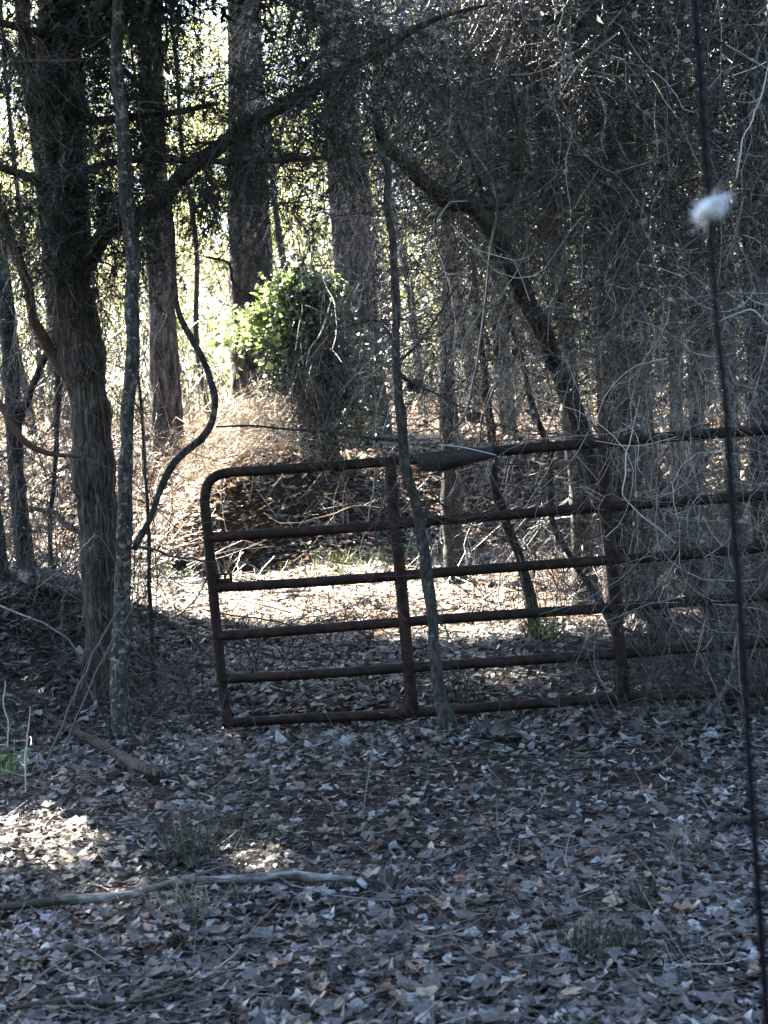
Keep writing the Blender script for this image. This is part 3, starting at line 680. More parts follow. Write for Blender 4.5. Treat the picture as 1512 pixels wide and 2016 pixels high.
# pines behind ------------------------------------------------------------------------------
def pine(label, spec, crown_h=(9, 16), crad=3.4, ncl=420, seed=0, cone=True, name='pine_tree'):
    t = pp(spec); b = t[-1].copy(); b[2] = float(gz(b[0], b[1])) - .05
    top = t[0].copy(); d = (t[0, :3] - t[1, :3]); d = d / max(d[2], .01)
    ext = []
    for z in (crown_h[1] + 1.5, (crown_h[0] + crown_h[1]) / 2, crown_h[0] - 1):
        if z > t[0, 2] + .5:
            ext.append([t[0, 0] + (z - t[0, 2]) * d[0] * .6, t[0, 1], z, t[0, 3] * max(.12, 1 - .05 * (z - t[0, 2]))])
    pts = np.vstack([ext, t[:-1], b[None]]) if ext else np.vstack([t[:-1], b[None]])
    root = thing(name, b[:3], label, 'tree')
    V, Fc, q = trunk_mesh(pts, 34, .07, .035, .05, .0, 9, .035)
    link_mesh('trunk', V, Fc, M['pine'], root, smooth=True)
    # crown: limbs with needle clumps
    zz = q[:, 2]; sel = q[(zz > crown_h[0] - 1)]
    if len(sel) > 4:
        k = 16; ix = np.linspace(0, len(sel) - 1, k).astype(int)[::-1]
        A, Ra = grow(sel[None, ix, :3], sel[None, ix, 3], 34, (1.2, crad), 8, 1.35, .1, 0, 1, .25, (0, 0, 1), .03, .012)
        B, Rb = grow(A, Ra, 9, (.4, 1.2), 5, .8, .15, .3, 1, .5, (0, 0, 1), .05, .006)
        kp = lit_mask(B[:, 3]); B, Rb = B[kp], Rb[kp]
        V, Fc = join([tubes(A, Ra), tubes(B, Rb)]); link_mesh('limbs_crown', V, Fc, M['pine'], root)
        bb, tn = spray(B, Rb, 30, 0, 0); V, Fc = blades(bb, tn, .26, .022, 1.0)
        link_mesh('foliage', V, Fc, M['pineleaf'], root)
    return root
pine('thick plated pine trunk left of centre, behind the sunlit dry brush', [(478, -60, 19.5, 64), (484, 100, 19.5, 66), (488, 300, 19.5, 76), (492, 450, 19.5, 82), (496, 640, 19.5, 86), (500, 850, 19.5, 92)])
pine('thick plated pine trunk beside the ivy covered stump', [(655, -60, 18.2, 60), (668, 150, 18.2, 66), (680, 330, 18.2, 72), (695, 500, 18.2, 74), (710, 650, 18.2, 78), (722, 780, 18.2, 82), (728, 880, 18.2, 90)])
pine('plated pine trunk seen between the bowed stem and the lichened trunk', [(290, -60, 18.8, 46), (298, 200, 18.8, 48), (310, 450, 18.8, 52), (318, 600, 18.8, 54), (325, 750, 18.8, 58), (332, 900, 18.8, 66)])
def shade_pine(x, y, label, h=(8, 14), r=.16, crad=3.0):  # unseen pines added left of the view to shade the foreground
    z0 = float(gz(x, y)); 
    root = thing('pine_tree', (x, y, z0), label, 'tree', 'unseen pines added outside the view to shade the foreground')
    pts = np.array([[x - .3, y, h[1] + 1.5, .05], [x - .2, y, h[0], r * .6], [x, y, z0 + 3, r * .9], [x, y, z0 - .1, r * 1.2]])
    V, Fc, q = trunk_mesh(pts, 20, .12, .03, .05, 0, 9, .03); link_mesh('trunk', V, Fc, M['pine'], root, smooth=True)
    sel = q[q[:, 2] > h[0] - 1]; ix = np.linspace(0, len(sel) - 1, 16).astype(int)[::-1]
    A, Ra = grow(sel[None, ix, :3], sel[None, ix, 3], 40, (1.0, crad), 8, 1.35, .1, 0, 1, .25, (0, 0, 1), .03, .012)
    B, Rb = grow(A, Ra, 11, (.4, 1.3), 5, .8, .15, .3, 1, .5, (0, 0, 1), .05, .006)
    kp = lit_mask(B[:, 3]); B, Rb = B[kp], Rb[kp]
    V, Fc = join([tubes(A, Ra), tubes(B, Rb)]); link_mesh('limbs_crown', V, Fc, M['pine'], root)
    bb, tn = spray(B, Rb, 26, 0, 0); V, Fc = blades(bb, tn, .32, .062, 1.0); link_mesh('foliage', V, Fc, M['pineleaf'], root)
for x, y, lb in ((-6.9, 8.9, 'added shade pine outside the left edge nearest the road'), (-4.9, 10.6, 'added shade pine outside the left edge close to the cedar'), (-7.9, 11.2, 'added shade pine outside the left edge beside the road verge'), (-6.4, 12.6, 'added shade pine outside the left edge nearest the bank'), (-6.6, 17.4, 'added shade pine outside the left edge level with the plated pines'),
             (-9.2, 14.6, 'added shade pine far outside the left edge in line with the bank'), (-10.4, 19.0, 'added shade pine farthest outside the left edge'), (-8.6, 22.5, 'added shade pine beyond the left edge deep in the wood'), (-4.6, 21.5, 'added shade pine just hidden past the left edge behind the slim trunks')):
    shade_pine(x, y, lb)

# mid-distance thin trunks, one by one
midg = 'slim trunks standing in the wood beyond the clearing'
mid = [(420, 22, 12, 'slim straight trunk just right of the bowed stem, in the bright gap'), (60, 21, 14, 'slim trunk in the bright gap beside the left edge'), (88, 24, 12, 'second slim trunk in the bright gap near the left edge'),
       (772, 26, 20, 'distant trunk behind the crooked sapling'), (830, 22, 16, 'distant trunk right of the crooked sapling'), (935, 20, 24, 'distant dark trunk among the vines above the sign plate'),
       (1000, 17, 34, 'distant trunk left of the leaning dead tree'), (1065, 24, 20, 'distant trunk behind the leaning dead tree'), (1290, 19, 22, 'distant trunk right of the thick plated one'),
       (1395, 18, 24, 'distant trunk behind the black cable'), (1450, 23, 24, 'distant trunk near the right edge'), (375, 30, 10, 'faint distant trunk left of the bright gap'),
       (560, 30, 20, 'faint distant trunk between the two thick pines'), (610, 26, 16, 'distant trunk above the bright green ivy'), (215, 26, 16, 'distant trunk behind the cedar'), (150, 28, 12, 'faint distant trunk left of the cedar')]
for px, Y, w, lb in mid:
    q = P(px, 900, Y); z0 = float(gz(q[0], Y)); lean = rng.normal(0, .02) - .05; r = w * .5 * Y / F; H = rng.uniform(8, 12)
    root = thing('slim_tree', (q[0], Y, z0), lb, 'tree', midg)
    n = 7; zs = np.linspace(H, -.1, n); xs = q[0] + lean * zs + rng.normal(0, .05, n)
    V, Fc, qq = trunk_mesh(np.stack([xs, np.full(n, Y) + rng.normal(0, .05, n), z0 + zs, r * np.linspace(.4, 1.05, n)], 1), 14, .12, .05, .06, 0, 7)
    link_mesh('trunk', V, Fc, M['pine' if w > 18 else 'oak'], root, smooth=True)
    ix = np.linspace(0, len(qq) - 1, 20).astype(int)
    A, Ra = grow(qq[None, ix, :3], qq[None, ix, 3] * .3, 30, (.5, 1.8), 7, 1.2, .14, 0, .8, .3, (0, 0, -1), .02, .006)
    B, Rb = grow(A, Ra, 4, (.2, .7), 5, .8, .2, .2, 1, .6, (0, 0, -1), .03, .004)
    A, Ra = thin(A, Ra); B, Rb = thin(B, Rb); V, Fc = join([tubes(A, Ra), tubes(B, Rb)]); link_mesh('crown', V, Fc, M['twig'], root)

# ------------------------------------------------------------------ tangles (nobody could count them)
def screen_pts(n, x0, x1, y0, y1, Y0, Y1):
    px = rng.uniform(x0, x1, n); py = rng.uniform(y0, y1, n); Y = rng.uniform(Y0, Y1, n)
    return vol(px, py, Y)
def vol(px, py, Y):
    d = np.stack([(px - 756) / F, -(py - 1008) / F, -np.ones(len(px))], 1) @ CM.T
    return np.array([0, 0, CAMZ]) + d * (Y / d[:, 1])[:, None]
def curtain(name, label, n, p0, L, k, r, sub, mat_, wig=.16, pw=.22, down=(0, 0, -1), leafn=0, filt=True, D0=None, sublen=(.06, .22), zmin=None, subk=3):
    if filt: p0 = p0[lit_mask(p0)]
    n = len(p0)
    D = rng.normal(size=(n, 3)) * .7 + np.array([0, 0, -1.0]) if D0 is None else D0[:n]
    A = walk(p0, D, rng.uniform(*L, n), k, wig, down, pw)
    rr = rng.uniform(*r, n) ; Ra = rr[:, None] * np.linspace(1, .5, k)[None]
    if zmin:
        kz = (A[:, :, 2].min(1) > zmin + .8 * rng.uniform(-1, 1, n)) | (rng.uniform(size=n) < .12); A, Ra = A[kz], Ra[kz]
    if p0[:, 1].mean() < 30: A, Ra = thin(A, Ra)
    parts = [tubes(A, Ra)]
    if sub:
        B, Rb = grow(A, Ra, sub, sublen, subk, .9, .28, .05, 1, .65, down, pw * .5, r[0] * .55)
        B, Rb = thin(B, Rb)
        parts.append(tubes(B, Rb))
    V, Fc = join(parts); o = tag(link_mesh(name, V, Fc, M[mat_]), label, kind='stuff')
    return A, Ra, (B if sub else None), (Rb if sub else None)
# main hanging curtain on the right: big volume, several depths
pa = np.vstack([screen_pts(4300, 860, 1590, -160, 720, 8.0, 10.6), screen_pts(700, 700, 1000, -300, 420, 8.2, 11.5), screen_pts(450, 1080, 1620, 300, 1000, 7.8, 11)])
A, Ra, B, Rb = curtain('hanging_vines', 'dense grey curtain of hanging dead vines over the right half', 0, pa, (.35, 1.4), 11, (.0014, .0036), 5, 'vine', wig=.34, pw=.15, filt=True, D0=rng.normal(size=(9000, 3)) * [.9, .6, .6] + [0, 0, -.75], sublen=(.05, .3), zmin=1.15)
n = 15000; sel = rng.integers(0, len(B), n); b = B[sel, rng.integers(0, 3, n)]
V_, F_ = scatter(T4, b, rng.uniform(.010, .034, n), rng.uniform(0, 6.28, n), rng.normal(0, 1.2, n), rng.normal(0, 1.2, n))
tag(link_mesh('withered_vine_leaves', V_, F_, M['deadleaf']), 'tiny withered leaves clinging to the hanging vines', kind='stuff')
n = 130; pa = screen_pts(n, 850, 1580, -180, 420, 8.0, 10.0)
curtain('climbing_vines', 'thicker looping vine stems running down through the tangle', 0, pa, (1.0, 3.0), 26, (.004, .009), 8, 'vine', wig=.26, pw=.10, D0=rng.normal(size=(n, 3)) * [.8, .4, .6] + [0, 0, -.7], sublen=(.1, .6), zmin=1.3)
# deeper curtain, thicker strands
pa = np.vstack([screen_pts(1100, 860, 1700, -250, 800, 11.5, 17), screen_pts(500, 520, 950, -200, 300, 10, 16)])
curtain('far_hanging_vines', 'second curtain of vines deeper in the wood on the right', 0, pa, (.5, 2.0), 9, (.003, .007), 5, 'twig', wig=.3, pw=.12, sublen=(.12, .5), zmin=1.5, subk=2)
# fine cross twigs upper middle
n = 1700; p0 = np.vstack([screen_pts(1100, 480, 1540, -120, 440, 8.2, 11), screen_pts(600, 800, 1560, 100, 1000, 8.2, 11)]); D0 = rng.normal(size=(n, 3)) * [1, .5, .45]
curtain('tangled_branches', 'criss cross of fine dead branches above the gate', 0, p0, (.4, 1.5), 10, (.002, .0055), 4, 'darktwig', .26, .0, D0=D0[:len(p0)], filt=False)
pa = screen_pts(330, 1190, 1640, 560, 1220, 6.55, 7.6)
curtain('gate_tangle', 'loose grey vines and twigs trailing over the right end of the gate', 0, pa, (.25, 1.1), 12, (.0012, .003), 7, 'vine', wig=.32, pw=.10, D0=rng.normal(size=(330, 3)) * [.8, .5, .8] + [0, 0, -.4], sublen=(.05, .3), filt=False)
n = 300; px = rng.uniform(1180, 1640, n); q = vol(px, np.full(n, 1300.), rng.uniform(6.7, 8.6, n)); q[:, 2] = gz(q[:, 0], q[:, 1])
curtain('gate_briars', 'dark briar stems growing up round the right end of the gate', 0, q, (.2, 1.1), 10, (.0014, .0032), 6, 'darktwig', .22, -.02, D0=rng.normal(size=(n, 3)) * .6 + [0, 0, .9], filt=False)
n = 260; px = rng.uniform(-60, 420, n); q = vol(px, np.full(n, 1300.), rng.uniform(6.9, 9.4, n)); q[:, 2] = gz(q[:, 0], q[:, 1])
curtain('bank_briars', 'dark bare briars on the shaded left bank', 0, q, (.15, .8), 9, (.0012, .003), 6, 'darktwig', .24, .0, D0=rng.normal(size=(n, 3)) * [.8, .6, .5] + [0, 0, .7], filt=False)
# low dead brush behind gate (right) and along sides
n = 1000; px = np.concatenate([rng.uniform(880, 1240, 200), rng.uniform(1200, 1600, 450), rng.uniform(460, 900, 100), rng.uniform(-60, 300, 250)]); Y = rng.uniform(9.6, 13.5, n)
q = vol(px, np.full(n, 1000.), Y); q[:, 2] = gz(q[:, 0], q[:, 1])
D0 = rng.normal(size=(n, 3)) * .5 + np.array([0, 0, 1.0])
keep = rng.uniform(size=n) < np.where((px < 900) & (px > 300), .4, 1)
curtain('dead_brush', 'thin dead shrub stems rising from the leaves behind the gate', 0, q[keep], (.5, 1.7), 10, (.002, .0045), 5, 'darktwig', .15, -.02, D0=D0[keep], filt=False)
# golden sunlit brush heap around the stump
n = 2300; px = rng.normal(505, 62, n); Yv = rng.uniform(15.4, 18.0, n)
q = vol(px, rng.uniform(640, 900, n), Yv); g_ = gz(q[:, 0], q[:, 1]); q[:, 2] = np.maximum(q[:, 2], g_ + .05)
q[:, 2] = np.minimum(q[:, 2], g_ + (1.15 + .45 * np.sin(px * .11) * np.sin(Yv * 5)) * np.exp(-((px - 540) / 120) ** 2))
D0 = rng.normal(size=(n, 3)) * [1, .6, .7] + np.array([-.2, 0, .3])
curtain('golden_brush', 'sunlit heap of golden dry vines and grass left of the stump', 0, q, (.2, .8), 8, (.0018, .0036), 3, 'straw', .34, .10, D0=D0, filt=False, subk=2)
# dry stems over the bank and further back
n = 2000; px = np.concatenate([rng.uniform(-100, 1600, 1300), rng.uniform(-80, 480, 700)]); Yv = rng.uniform(14.5, 24, n)
q = vol(px, np.full(n, 950.), Yv); q[:, 2] = gz(q[:, 0], q[:, 1])
D0 = rng.normal(size=(n, 3)) * .55 + np.array([0, 0, 1.0])
curtain('dry_stems', 'pale dry weeds and briars standing on the far bank', 0, q, (.3, 1.5), 7, (.003, .006), 3, 'straw', .16, -.03, D0=D0, filt=False, sublen=(.1, .4), subk=2)
n = 900; px = rng.uniform(-100, 1600, n); Yv = rng.uniform(18, 30, n)
q = vol(px, np.full(n, 950.), Yv); q[:, 2] = gz(q[:, 0], q[:, 1])
D0 = rng.normal(size=(n, 3)) * .35 + np.array([0, 0, 1.0])
curtain('far_brush', 'grey leafless undergrowth between the far trunks', 0, q, (1.2, 4.5), 12, (.005, .012), 6, 'twig', .12, .0, D0=D0, filt=False, sublen=(.3, 1.0), subk=2)
# brush on the left: between the trunks
n = 420; p0 = screen_pts(n, -60, 330, 300, 1150, 8.4, 12)
curtain('left_tangle', 'thin bare twigs crossing between the left trunks', 0, p0, (.3, 1.3), 10, (.0018, .0045), 6, 'darktwig', .16, .04, filt=False)

# far green woodland -------------------------------------------------------------------
def foliage_cloud(n, x, Y, zlo, zhi, clump, size):
    c = n // clump
    cx = rng.uniform(-1, 1, c) * x; cY = rng.uniform(*Y, c); cx = cx * cY / Y[1]
    cz = rng.uniform(zlo, zhi, c) * (cY / Y[1]) ** .5
    p = np.repeat(np.stack([cx, cY, cz], 1), clump, 0) + rng.normal(size=(c * clump, 3)) * [.55, .5, .38]
    p = p[lit_mask(p)]
    m = len(p)
    return scatter(T4, p, rng.uniform(*size, m), rng.uniform(0, 6.28, m), rng.normal(0, 1.1, m), rng.normal(0, 1.1, m))
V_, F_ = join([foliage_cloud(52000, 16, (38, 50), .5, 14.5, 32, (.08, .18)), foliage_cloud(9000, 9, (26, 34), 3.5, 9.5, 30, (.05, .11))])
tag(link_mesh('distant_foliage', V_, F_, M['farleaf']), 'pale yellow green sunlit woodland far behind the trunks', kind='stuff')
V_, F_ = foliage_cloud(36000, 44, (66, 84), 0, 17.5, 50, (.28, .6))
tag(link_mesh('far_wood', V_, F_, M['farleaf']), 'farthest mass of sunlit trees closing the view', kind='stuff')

# unseen wood added behind the viewpoint to cut frontal skylight
n = 12000; p_ = np.stack([rng.uniform(-26, 26, n), rng.uniform(-16, -11, n), rng.uniform(0, 12.0, n) ], 1)
V_, F_ = scatter(T4, p_, rng.uniform(.4, .8, n), rng.uniform(0, 6.28, n), rng.normal(0, 1.1, n), rng.normal(0, 1.1, n))
tag(link_mesh('skylight_blocker_wood', V_, F_, M['pineleaf']), 'dense unseen wood edge added behind the viewpoint to block skylight', kind='stuff')
# ------------------------------------------------------------------ ivy stump
sY = 16.2; sb = P(625, 905, sY)
stump = thing('ivy_stump', (sb[0], sY, float(gz(sb[0], sY))), 'broken stump smothered in dark ivy with bright green leaves on top', 'stump')
t = pp([(588, 560, sY, 30), (596, 620, sY, 44), (610, 700, sY, 52), (618, 800, sY, 62), (628, 915, sY, 90)]); V_, F_, sq = trunk_mesh(t, 22, .05, .08, .12, .2, 7)
link_mesh('trunk', V_, F_, M['oak'], stump, smooth=True)
def pxcloud(n, cx, cy, sx, sy, Y, sY_): return vol(rng.normal(cx, sx, n), rng.normal(cy, sy, n), rng.normal(Y, sY_, n))
p_ = np.vstack([pxcloud(1700, 600, 610, 24, 40, sY, .10), pxcloud(3200, 610, 700, 27, 70, sY, .15), pxcloud(1500, 570, 680, 26, 60, sY, .15), pxcloud(2600, 665, 760, 38, 70, sY, .2)]); n = len(p_)
V_, F_ = scatter(T5, p_, rng.uniform(.025, .05, n), rng.uniform(0, 6.28, n), rng.normal(.6, .8, n), rng.normal(0, .8, n)); link_mesh('ivy_foliage', V_, F_, M['ivy'], stump)
p_ = np.vstack([pxcloud(520, 590, 562, 26, 12, sY + .1, .12), pxcloud(200, 640, 580, 14, 14, sY + .1, .12), pxcloud(330, 545, 602, 18, 18, sY + .15, .12), pxcloud(200, 505, 622, 14, 11, sY + .15, .12), pxcloud(160, 620, 640, 20, 16, sY - .1, .1), pxcloud(150, 475, 650, 24, 20, sY + .2, .3), pxcloud(70, 430, 690, 22, 20, sY + .2, .3), pxcloud(220, 560, 660, 30, 40, sY - .15, .1)]); n = len(p_)
V_, F_ = scatter(T5, p_, rng.uniform(.04, .075, n), rng.uniform(0, 6.28, n), rng.normal(.5, .7, n), rng.normal(0, .7, n)); link_mesh('bright_foliage', V_, F_, M['brightleaf'], stump)
p0 = pxcloud(420, 640, 660, 28, 60, sY - .15, .15); A_ = walk(p0, rng.normal(size=(420, 3)) * .5 + [0, 0, -1.], rng.uniform(.5, 1.4, 420), 9, .14, (0, 0, -1), .12); V_, F_ = tubes(A_, np.full((420, 9), .004)); link_mesh('draped_vine_foliage', V_, F_, M['darktwig'], stump)

# ------------------------------------------------------------------ lying wood
def lying(name, label, spec, m, cat='branch', sides=14, twigs=0):
    pts = []
    for a, b, w in spec:
        Y = 5.0
        for _ in range(30):
            q = P(a, b, Y); d = q[2] - float(gz(q[0], q[1])) - .032
            Y *= 1 + d * .35
        pts.append(np.append(P(a, b, Y) + [0, 0, w * .30 * Y / F], w * .5 * Y / F))
    pts = np.array(pts); root = thing(name, pts[len(pts) // 2, :3], label, cat)
    V, Fc, q = trunk_mesh(pts, sides, .02, .06, .12, .2, 5); link_mesh('wood', V, Fc, M[m], root, smooth=True)
    if twigs:
        ix = np.linspace(0, len(q) - 1, 14).astype(int); A, Ra = grow(q[None, ix, :3], q[None, ix, 3], twigs, (.08, .35), 6, .7, .2, .1, 1, .3, rmin=.0015)
        V, Fc = tubes(A, np.minimum(Ra, .004)); tag(link_mesh('side_twig', V, Fc, M[m], root), kind='stuff')
    return root
lying('fallen_branch', 'long pale peeled branch lying across the leaves at the left bottom', [(-40, 1792, 14), (40, 1787, 16), (110, 1778, 18), (180, 1774, 20), (255, 1765, 14), (300, 1752, 13), (360, 1742, 17), (420, 1737, 15), (500, 1736, 18), (560, 1730, 22), (620, 1733, 18), (700, 1735, 12), (745, 1738, 6)], 'peeled', twigs=5)
lying('fallen_branch', 'dark fallen branch sloping down from the left to the foot of the lichened trunk', [(28, 1372, 6), (70, 1400, 8), (110, 1422, 14), (150, 1446, 17), (190, 1466, 19), (240, 1495, 20), (280, 1516, 21), (318, 1530, 18)], 'cedar', twigs=4)
lying('fallen_branch', 'thin forked grey stick lying at the bottom left of the picture', [(170, 2010, 7), (230, 1985, 9), (290, 1960, 9), (340, 1940, 8), (385, 1915, 6), (415, 1885, 4)], 'dead')
lying('fallen_branch', 'bent grey stick above the bottom edge left of centre', [(20, 1990, 8), (90, 1978, 14), (160, 1975, 14), (230, 1978, 8), (330, 1962, 7), (420, 1925, 8), (470, 1900, 5)], 'dead')
lying('fallen_branch', 'slim dead branch from the left bank toward the gate foot', [(262, 1192, 10), (305, 1212, 12), (350, 1240, 12), (390, 1272, 11), (425, 1300, 7)], 'oak', twigs=8)
lying('fallen_branch', 'thin pale stick beside the sunlit fleck right of centre', [(905, 1590, 3), (935, 1562, 4), (962, 1538, 4), (970, 1530, 3)], 'grey')
lying('fallen_branch', 'straight pale stick lying right of the pale splintered wood', [(840, 1700, 4), (880, 1685, 8), (925, 1665, 9), (960, 1640, 7)], 'grey')
lying('fallen_branch', 'short pale stick in the leaves left of the grass tuft', [(130, 1632, 4), (160, 1648, 5), (210, 1660, 6), (262, 1663, 6)], 'grey')
lying('fallen_log', 'rotting grey log lying on top of the left bank', [(-60, 1100, 14), (0, 1112, 18), (45, 1140, 20), (90, 1160, 18), (150, 1172, 16), (200, 1178, 12)], 'grey', 'log')
lying('fallen_branch', 'black broken branch stub lying near the right edge', [(1338, 1480, 16), (1352, 1492, 18), (1370, 1508, 14)], 'oak')
lying('fallen_branch', 'dark root like branch buried in leaves at the right', [(1402, 1640, 8), (1440, 1622, 14), (1480, 1618, 16), (1530, 1610, 12)], 'oak')
lying('fallen_branch', 'slender arched twig lying in front of the gate', [(930, 1497, 3), (990, 1490, 5), (1050, 1492, 5), (1110, 1500, 5), (1150, 1508, 3)], 'dead')

# thin arching canes at the left, each its own
def cane(name, label, spec, m='darktwig', cat='twig', rmin=.0012, tw=4, group=None):
    t = pp(spec); q = catmull(t, .03); q[:, :3] += np.cumsum(rng.normal(0, .0035, (len(q), 3)), 0) * np.hanning(len(q) + 2)[1:-1, None]; q[:, 3] *= .72; root = thing(name, t[0, :3], label, cat, group)
    V, Fc = tubes(q[None, :, :3], np.maximum(q[None, :, 3], rmin), 6); parts = [(V, Fc)]
    if tw:
        ix = np.linspace(0, len(q) - 1, 16).astype(int); A, Ra = grow(q[None, ix, :3], q[None, ix, 3], tw, (.04, .16), 5, .8, .25, .1, 1, .6, rmin=rmin * .8); parts.append(tubes(A, Ra))
    V, Fc = join(parts); link_mesh('stem', V, Fc, M[m], root)
canes = [('black cane leaning right across the lower left leaves', [(75, 1540, 5.9, 5), (120, 1440, 6.0, 5), (165, 1350, 6.1, 4), (215, 1240, 6.3, 4), (270, 1150, 6.5, 3)], 'darktwig'),
    ('second black cane leaning right, nearest the cedar', [(85, 1560, 6.1, 4), (135, 1450, 6.2, 4), (200, 1300, 6.4, 4), (260, 1200, 6.6, 3)], 'darktwig'),
    ('pale upright weed stalk at the left edge', [(50, 1560, 5.9, 3), (52, 1480, 5.9, 4), (56, 1430, 5.9, 3), (60, 1390, 5.9, 2)], 'palevine'),
    ('white forked stalk by the left edge', [(15, 1470, 6.4, 3), (12, 1420, 6.4, 3), (5, 1380, 6.4, 3), (10, 1340, 6.4, 2)], 'palevine'),
    ('pale cane crossing before the cedar foot', [(390, 1180, 7.0, 2), (300, 1300, 7.0, 2), (200, 1210, 7.0, 3), (120, 1160, 7.0, 3), (95, 1120, 7.0, 2)], 'vine'),
    ('thin grey twig sloping down before the cedar trunk', [(70, 1160, 7.3, 2), (150, 1100, 7.2, 3), (192, 1060, 7.1, 3), (240, 1140, 7.1, 2), (262, 1180, 7.1, 2)], 'vine'),
    ('dark branch running right from the bowed stem to the gate post', [(265, 1075, 7.4, 8), (310, 1085, 7.4, 8), (350, 1100, 7.4, 7), (400, 1108, 7.4, 5), (425, 1106, 7.4, 3)], 'darktwig'),
    ('long dark twig crossing behind the lower gate rails', [(400, 1200, 7.7, 5), (470, 1215, 7.7, 5), (570, 1232, 7.7, 4), (640, 1270, 7.8, 4), (720, 1300, 7.8, 3)], 'darktwig'),
    ('white wiry vine hanging before the second upright', [(1260, 780, 6.9, 2), (1246, 850, 6.9, 3), (1238, 900, 6.9, 4), (1235, 950, 6.9, 4), (1228, 972, 6.9, 3), (1260, 1010, 6.9, 3), (1290, 1035, 6.9, 3), (1330, 1070, 6.9, 2)], 'palevine'),
    ('pale horizontal twig along the top rail', [(1172, 868, 6.95, 2), (1230, 876, 6.95, 3), (1290, 874, 6.95, 3), (1332, 860, 6.95, 2)], 'palevine'),
    ('long white vine hanging at the upper right corner', [(1512, 130, 7.4, 3), (1500, 190, 7.4, 4), (1485, 235, 7.4, 4), (1462, 270, 7.4, 4), (1455, 310, 7.4, 4), (1450, 350, 7.4, 3)], 'palevine'),
    ('white forked twig right of the cable', [(1400, 640, 7.4, 3), (1450, 618, 7.4, 4), (1473, 610, 7.4, 5), (1490, 620, 7.4, 4), (1512, 640, 7.4, 3)], 'palevine'),
    ('pale looping twig before the thick plated trunk', [(1195, 552, 8.2, 3), (1215, 565, 8.2, 4), (1235, 570, 8.2, 4), (1265, 560, 8.2, 2)], 'palevine'),
    ('pale wavy vine hanging high before the thick plated trunk', [(1168, 160, 8.2, 3), (1182, 195, 8.2, 5), (1188, 240, 8.2, 5), (1184, 275, 8.2, 4), (1196, 315, 8.2, 3)], 'palevine'),
    ('pale forked twig at the top centre', [(800, 40, 8.2, 4), (812, 70, 8.2, 5), (822, 92, 8.2, 5), (850, 85, 8.2, 3)], 'palevine'),
    ('curved pale twig at the top centre right of the forked one', [(806, 36, 8.2, 3), (828, 36, 8.2, 4), (845, 52, 8.2, 4), (858, 78, 8.2, 3)], 'palevine'),
    ('fine silvery vine arching over the leaning dead tree', [(850, 430, 8.1, 2), (862, 375, 8.1, 3), (895, 350, 8.1, 3), (905, 300, 8.1, 2), (930, 270, 8.1, 2), (975, 240, 8.1, 2)], 'palevine'),
    ('grey hanging branch before the right end of the gate', [(1455, 1230, 6.9, 5), (1443, 1290, 6.9, 9), (1437, 1340, 6.9, 10), (1405, 1390, 6.9, 11), (1392, 1430, 6.9, 10), (1388, 1478, 6.8, 8)], 'grey'),
    ('crooked pale twig beside the cable between the rails', [(1410, 860, 7.0, 3), (1424, 900, 7.0, 5), (1436, 930, 7.0, 3)], 'palevine'),
    ('pale briar looping in the clearing behind the gate', [(520, 1010, 12, 2), (560, 1030, 12, 2.5), (640, 1015, 12, 2.5), (700, 995, 12, 2.5), (755, 1000, 12, 2)], 'straw'),
    ('thin pale stick standing beside the first upright', [(708, 1085, 8.5, 2), (722, 1020, 8.5, 3), (733, 960, 8.5, 3), (740, 905, 8.5, 2)], 'palevine'),
    ('long thin vine hanging beside the cable near the ground', [(1450, 1200, 6.6, 2), (1458, 1350, 6.5, 3), (1470, 1480, 6.4, 3), (1455, 1600, 6.2, 2), (1448, 1730, 5.9, 2)], 'vine')]
for lb, sp, m_ in canes: cane('hanging_vine' if 'vine' in lb else 'bare_twig', lb, sp, m_, 'vine' if 'vine' in lb else 'twig')

# small dark shrub sprigs behind the lower rails
for i, (px, Y, h, lb) in enumerate(((640, 9.4, .45, 'small leafless dark bush behind the lower left rails'), (560, 9.0, .4, 'low black twiggy bush nearest the gate corner post'), (730, 9.6, .4, 'small dark bush beside the first upright'), (500, 8.6, .5, 'thin dark bush behind the corner post'))):
    q = P(px, 1250, Y); z0 = float(gz(q[0], Y)); root = thing('bare_bush', (q[0], Y, z0), lb, 'bush')
    n = 7; A = walk(np.tile([q[0], Y, z0], (n, 1)) + rng.normal(0, .04, (n, 3)) * [1, 1, 0], rng.normal(size=(n, 3)) * .5 + [0, 0, 1.], rng.uniform(.7, 1.2, n) * h, 8, .15)
    Ra = np.tile(np.linspace(.004, .002, 8), (n, 1)); B, Rb = grow(A, Ra, 6, (.1, .25), 5, .7, .2, rmin=.0016); D, Rd = grow(B, Rb, 3, (.04, .12), 4, .8, .2, rmin=.0013)
    V_, F_ = join([tubes(A, Ra), tubes(B, Rb), tubes(D, Rd)]); link_mesh('stem', V_, F_, M['darktwig'], root)

# grass tufts
def tuft(label, px, py, n=70, L=(.08, .22), w=.0018, spread=.06, m='grass', drop=.05):
    Y = 5.
    for _ in range(30):
        q = P(px, py, Y); Y *= 1 + (q[2] - float(gz(q[0], q[1]))) * .35
    b = np.stack([q[0] + rng.normal(0, spread, n), q[1] + rng.normal(0, spread, n), np.zeros(n)], 1); b[:, 2] = gz(b[:, 0], b[:, 1])
    D = rng.normal(size=(n, 3)) * .38 + [0, 0, 1.]
    A = walk(b, D, rng.uniform(*L, n), 6, .04, (0, 0, -1), drop, smooth=.8); V, Fc = tubes(A, np.tile(w * np.array([1, 1, .9, .8, .55, .15]), (n, 1)), 3)
    root = thing('grass_tuft', (q[0], q[1], float(gz(q[0], q[1]))), label, 'grass'); link_mesh('blade_foliage', V, Fc, M[m], root)
tuft('dark green grass tuft left of centre above the long pale branch', 375, 1700, 130, (.08, .2), .0016, .05)
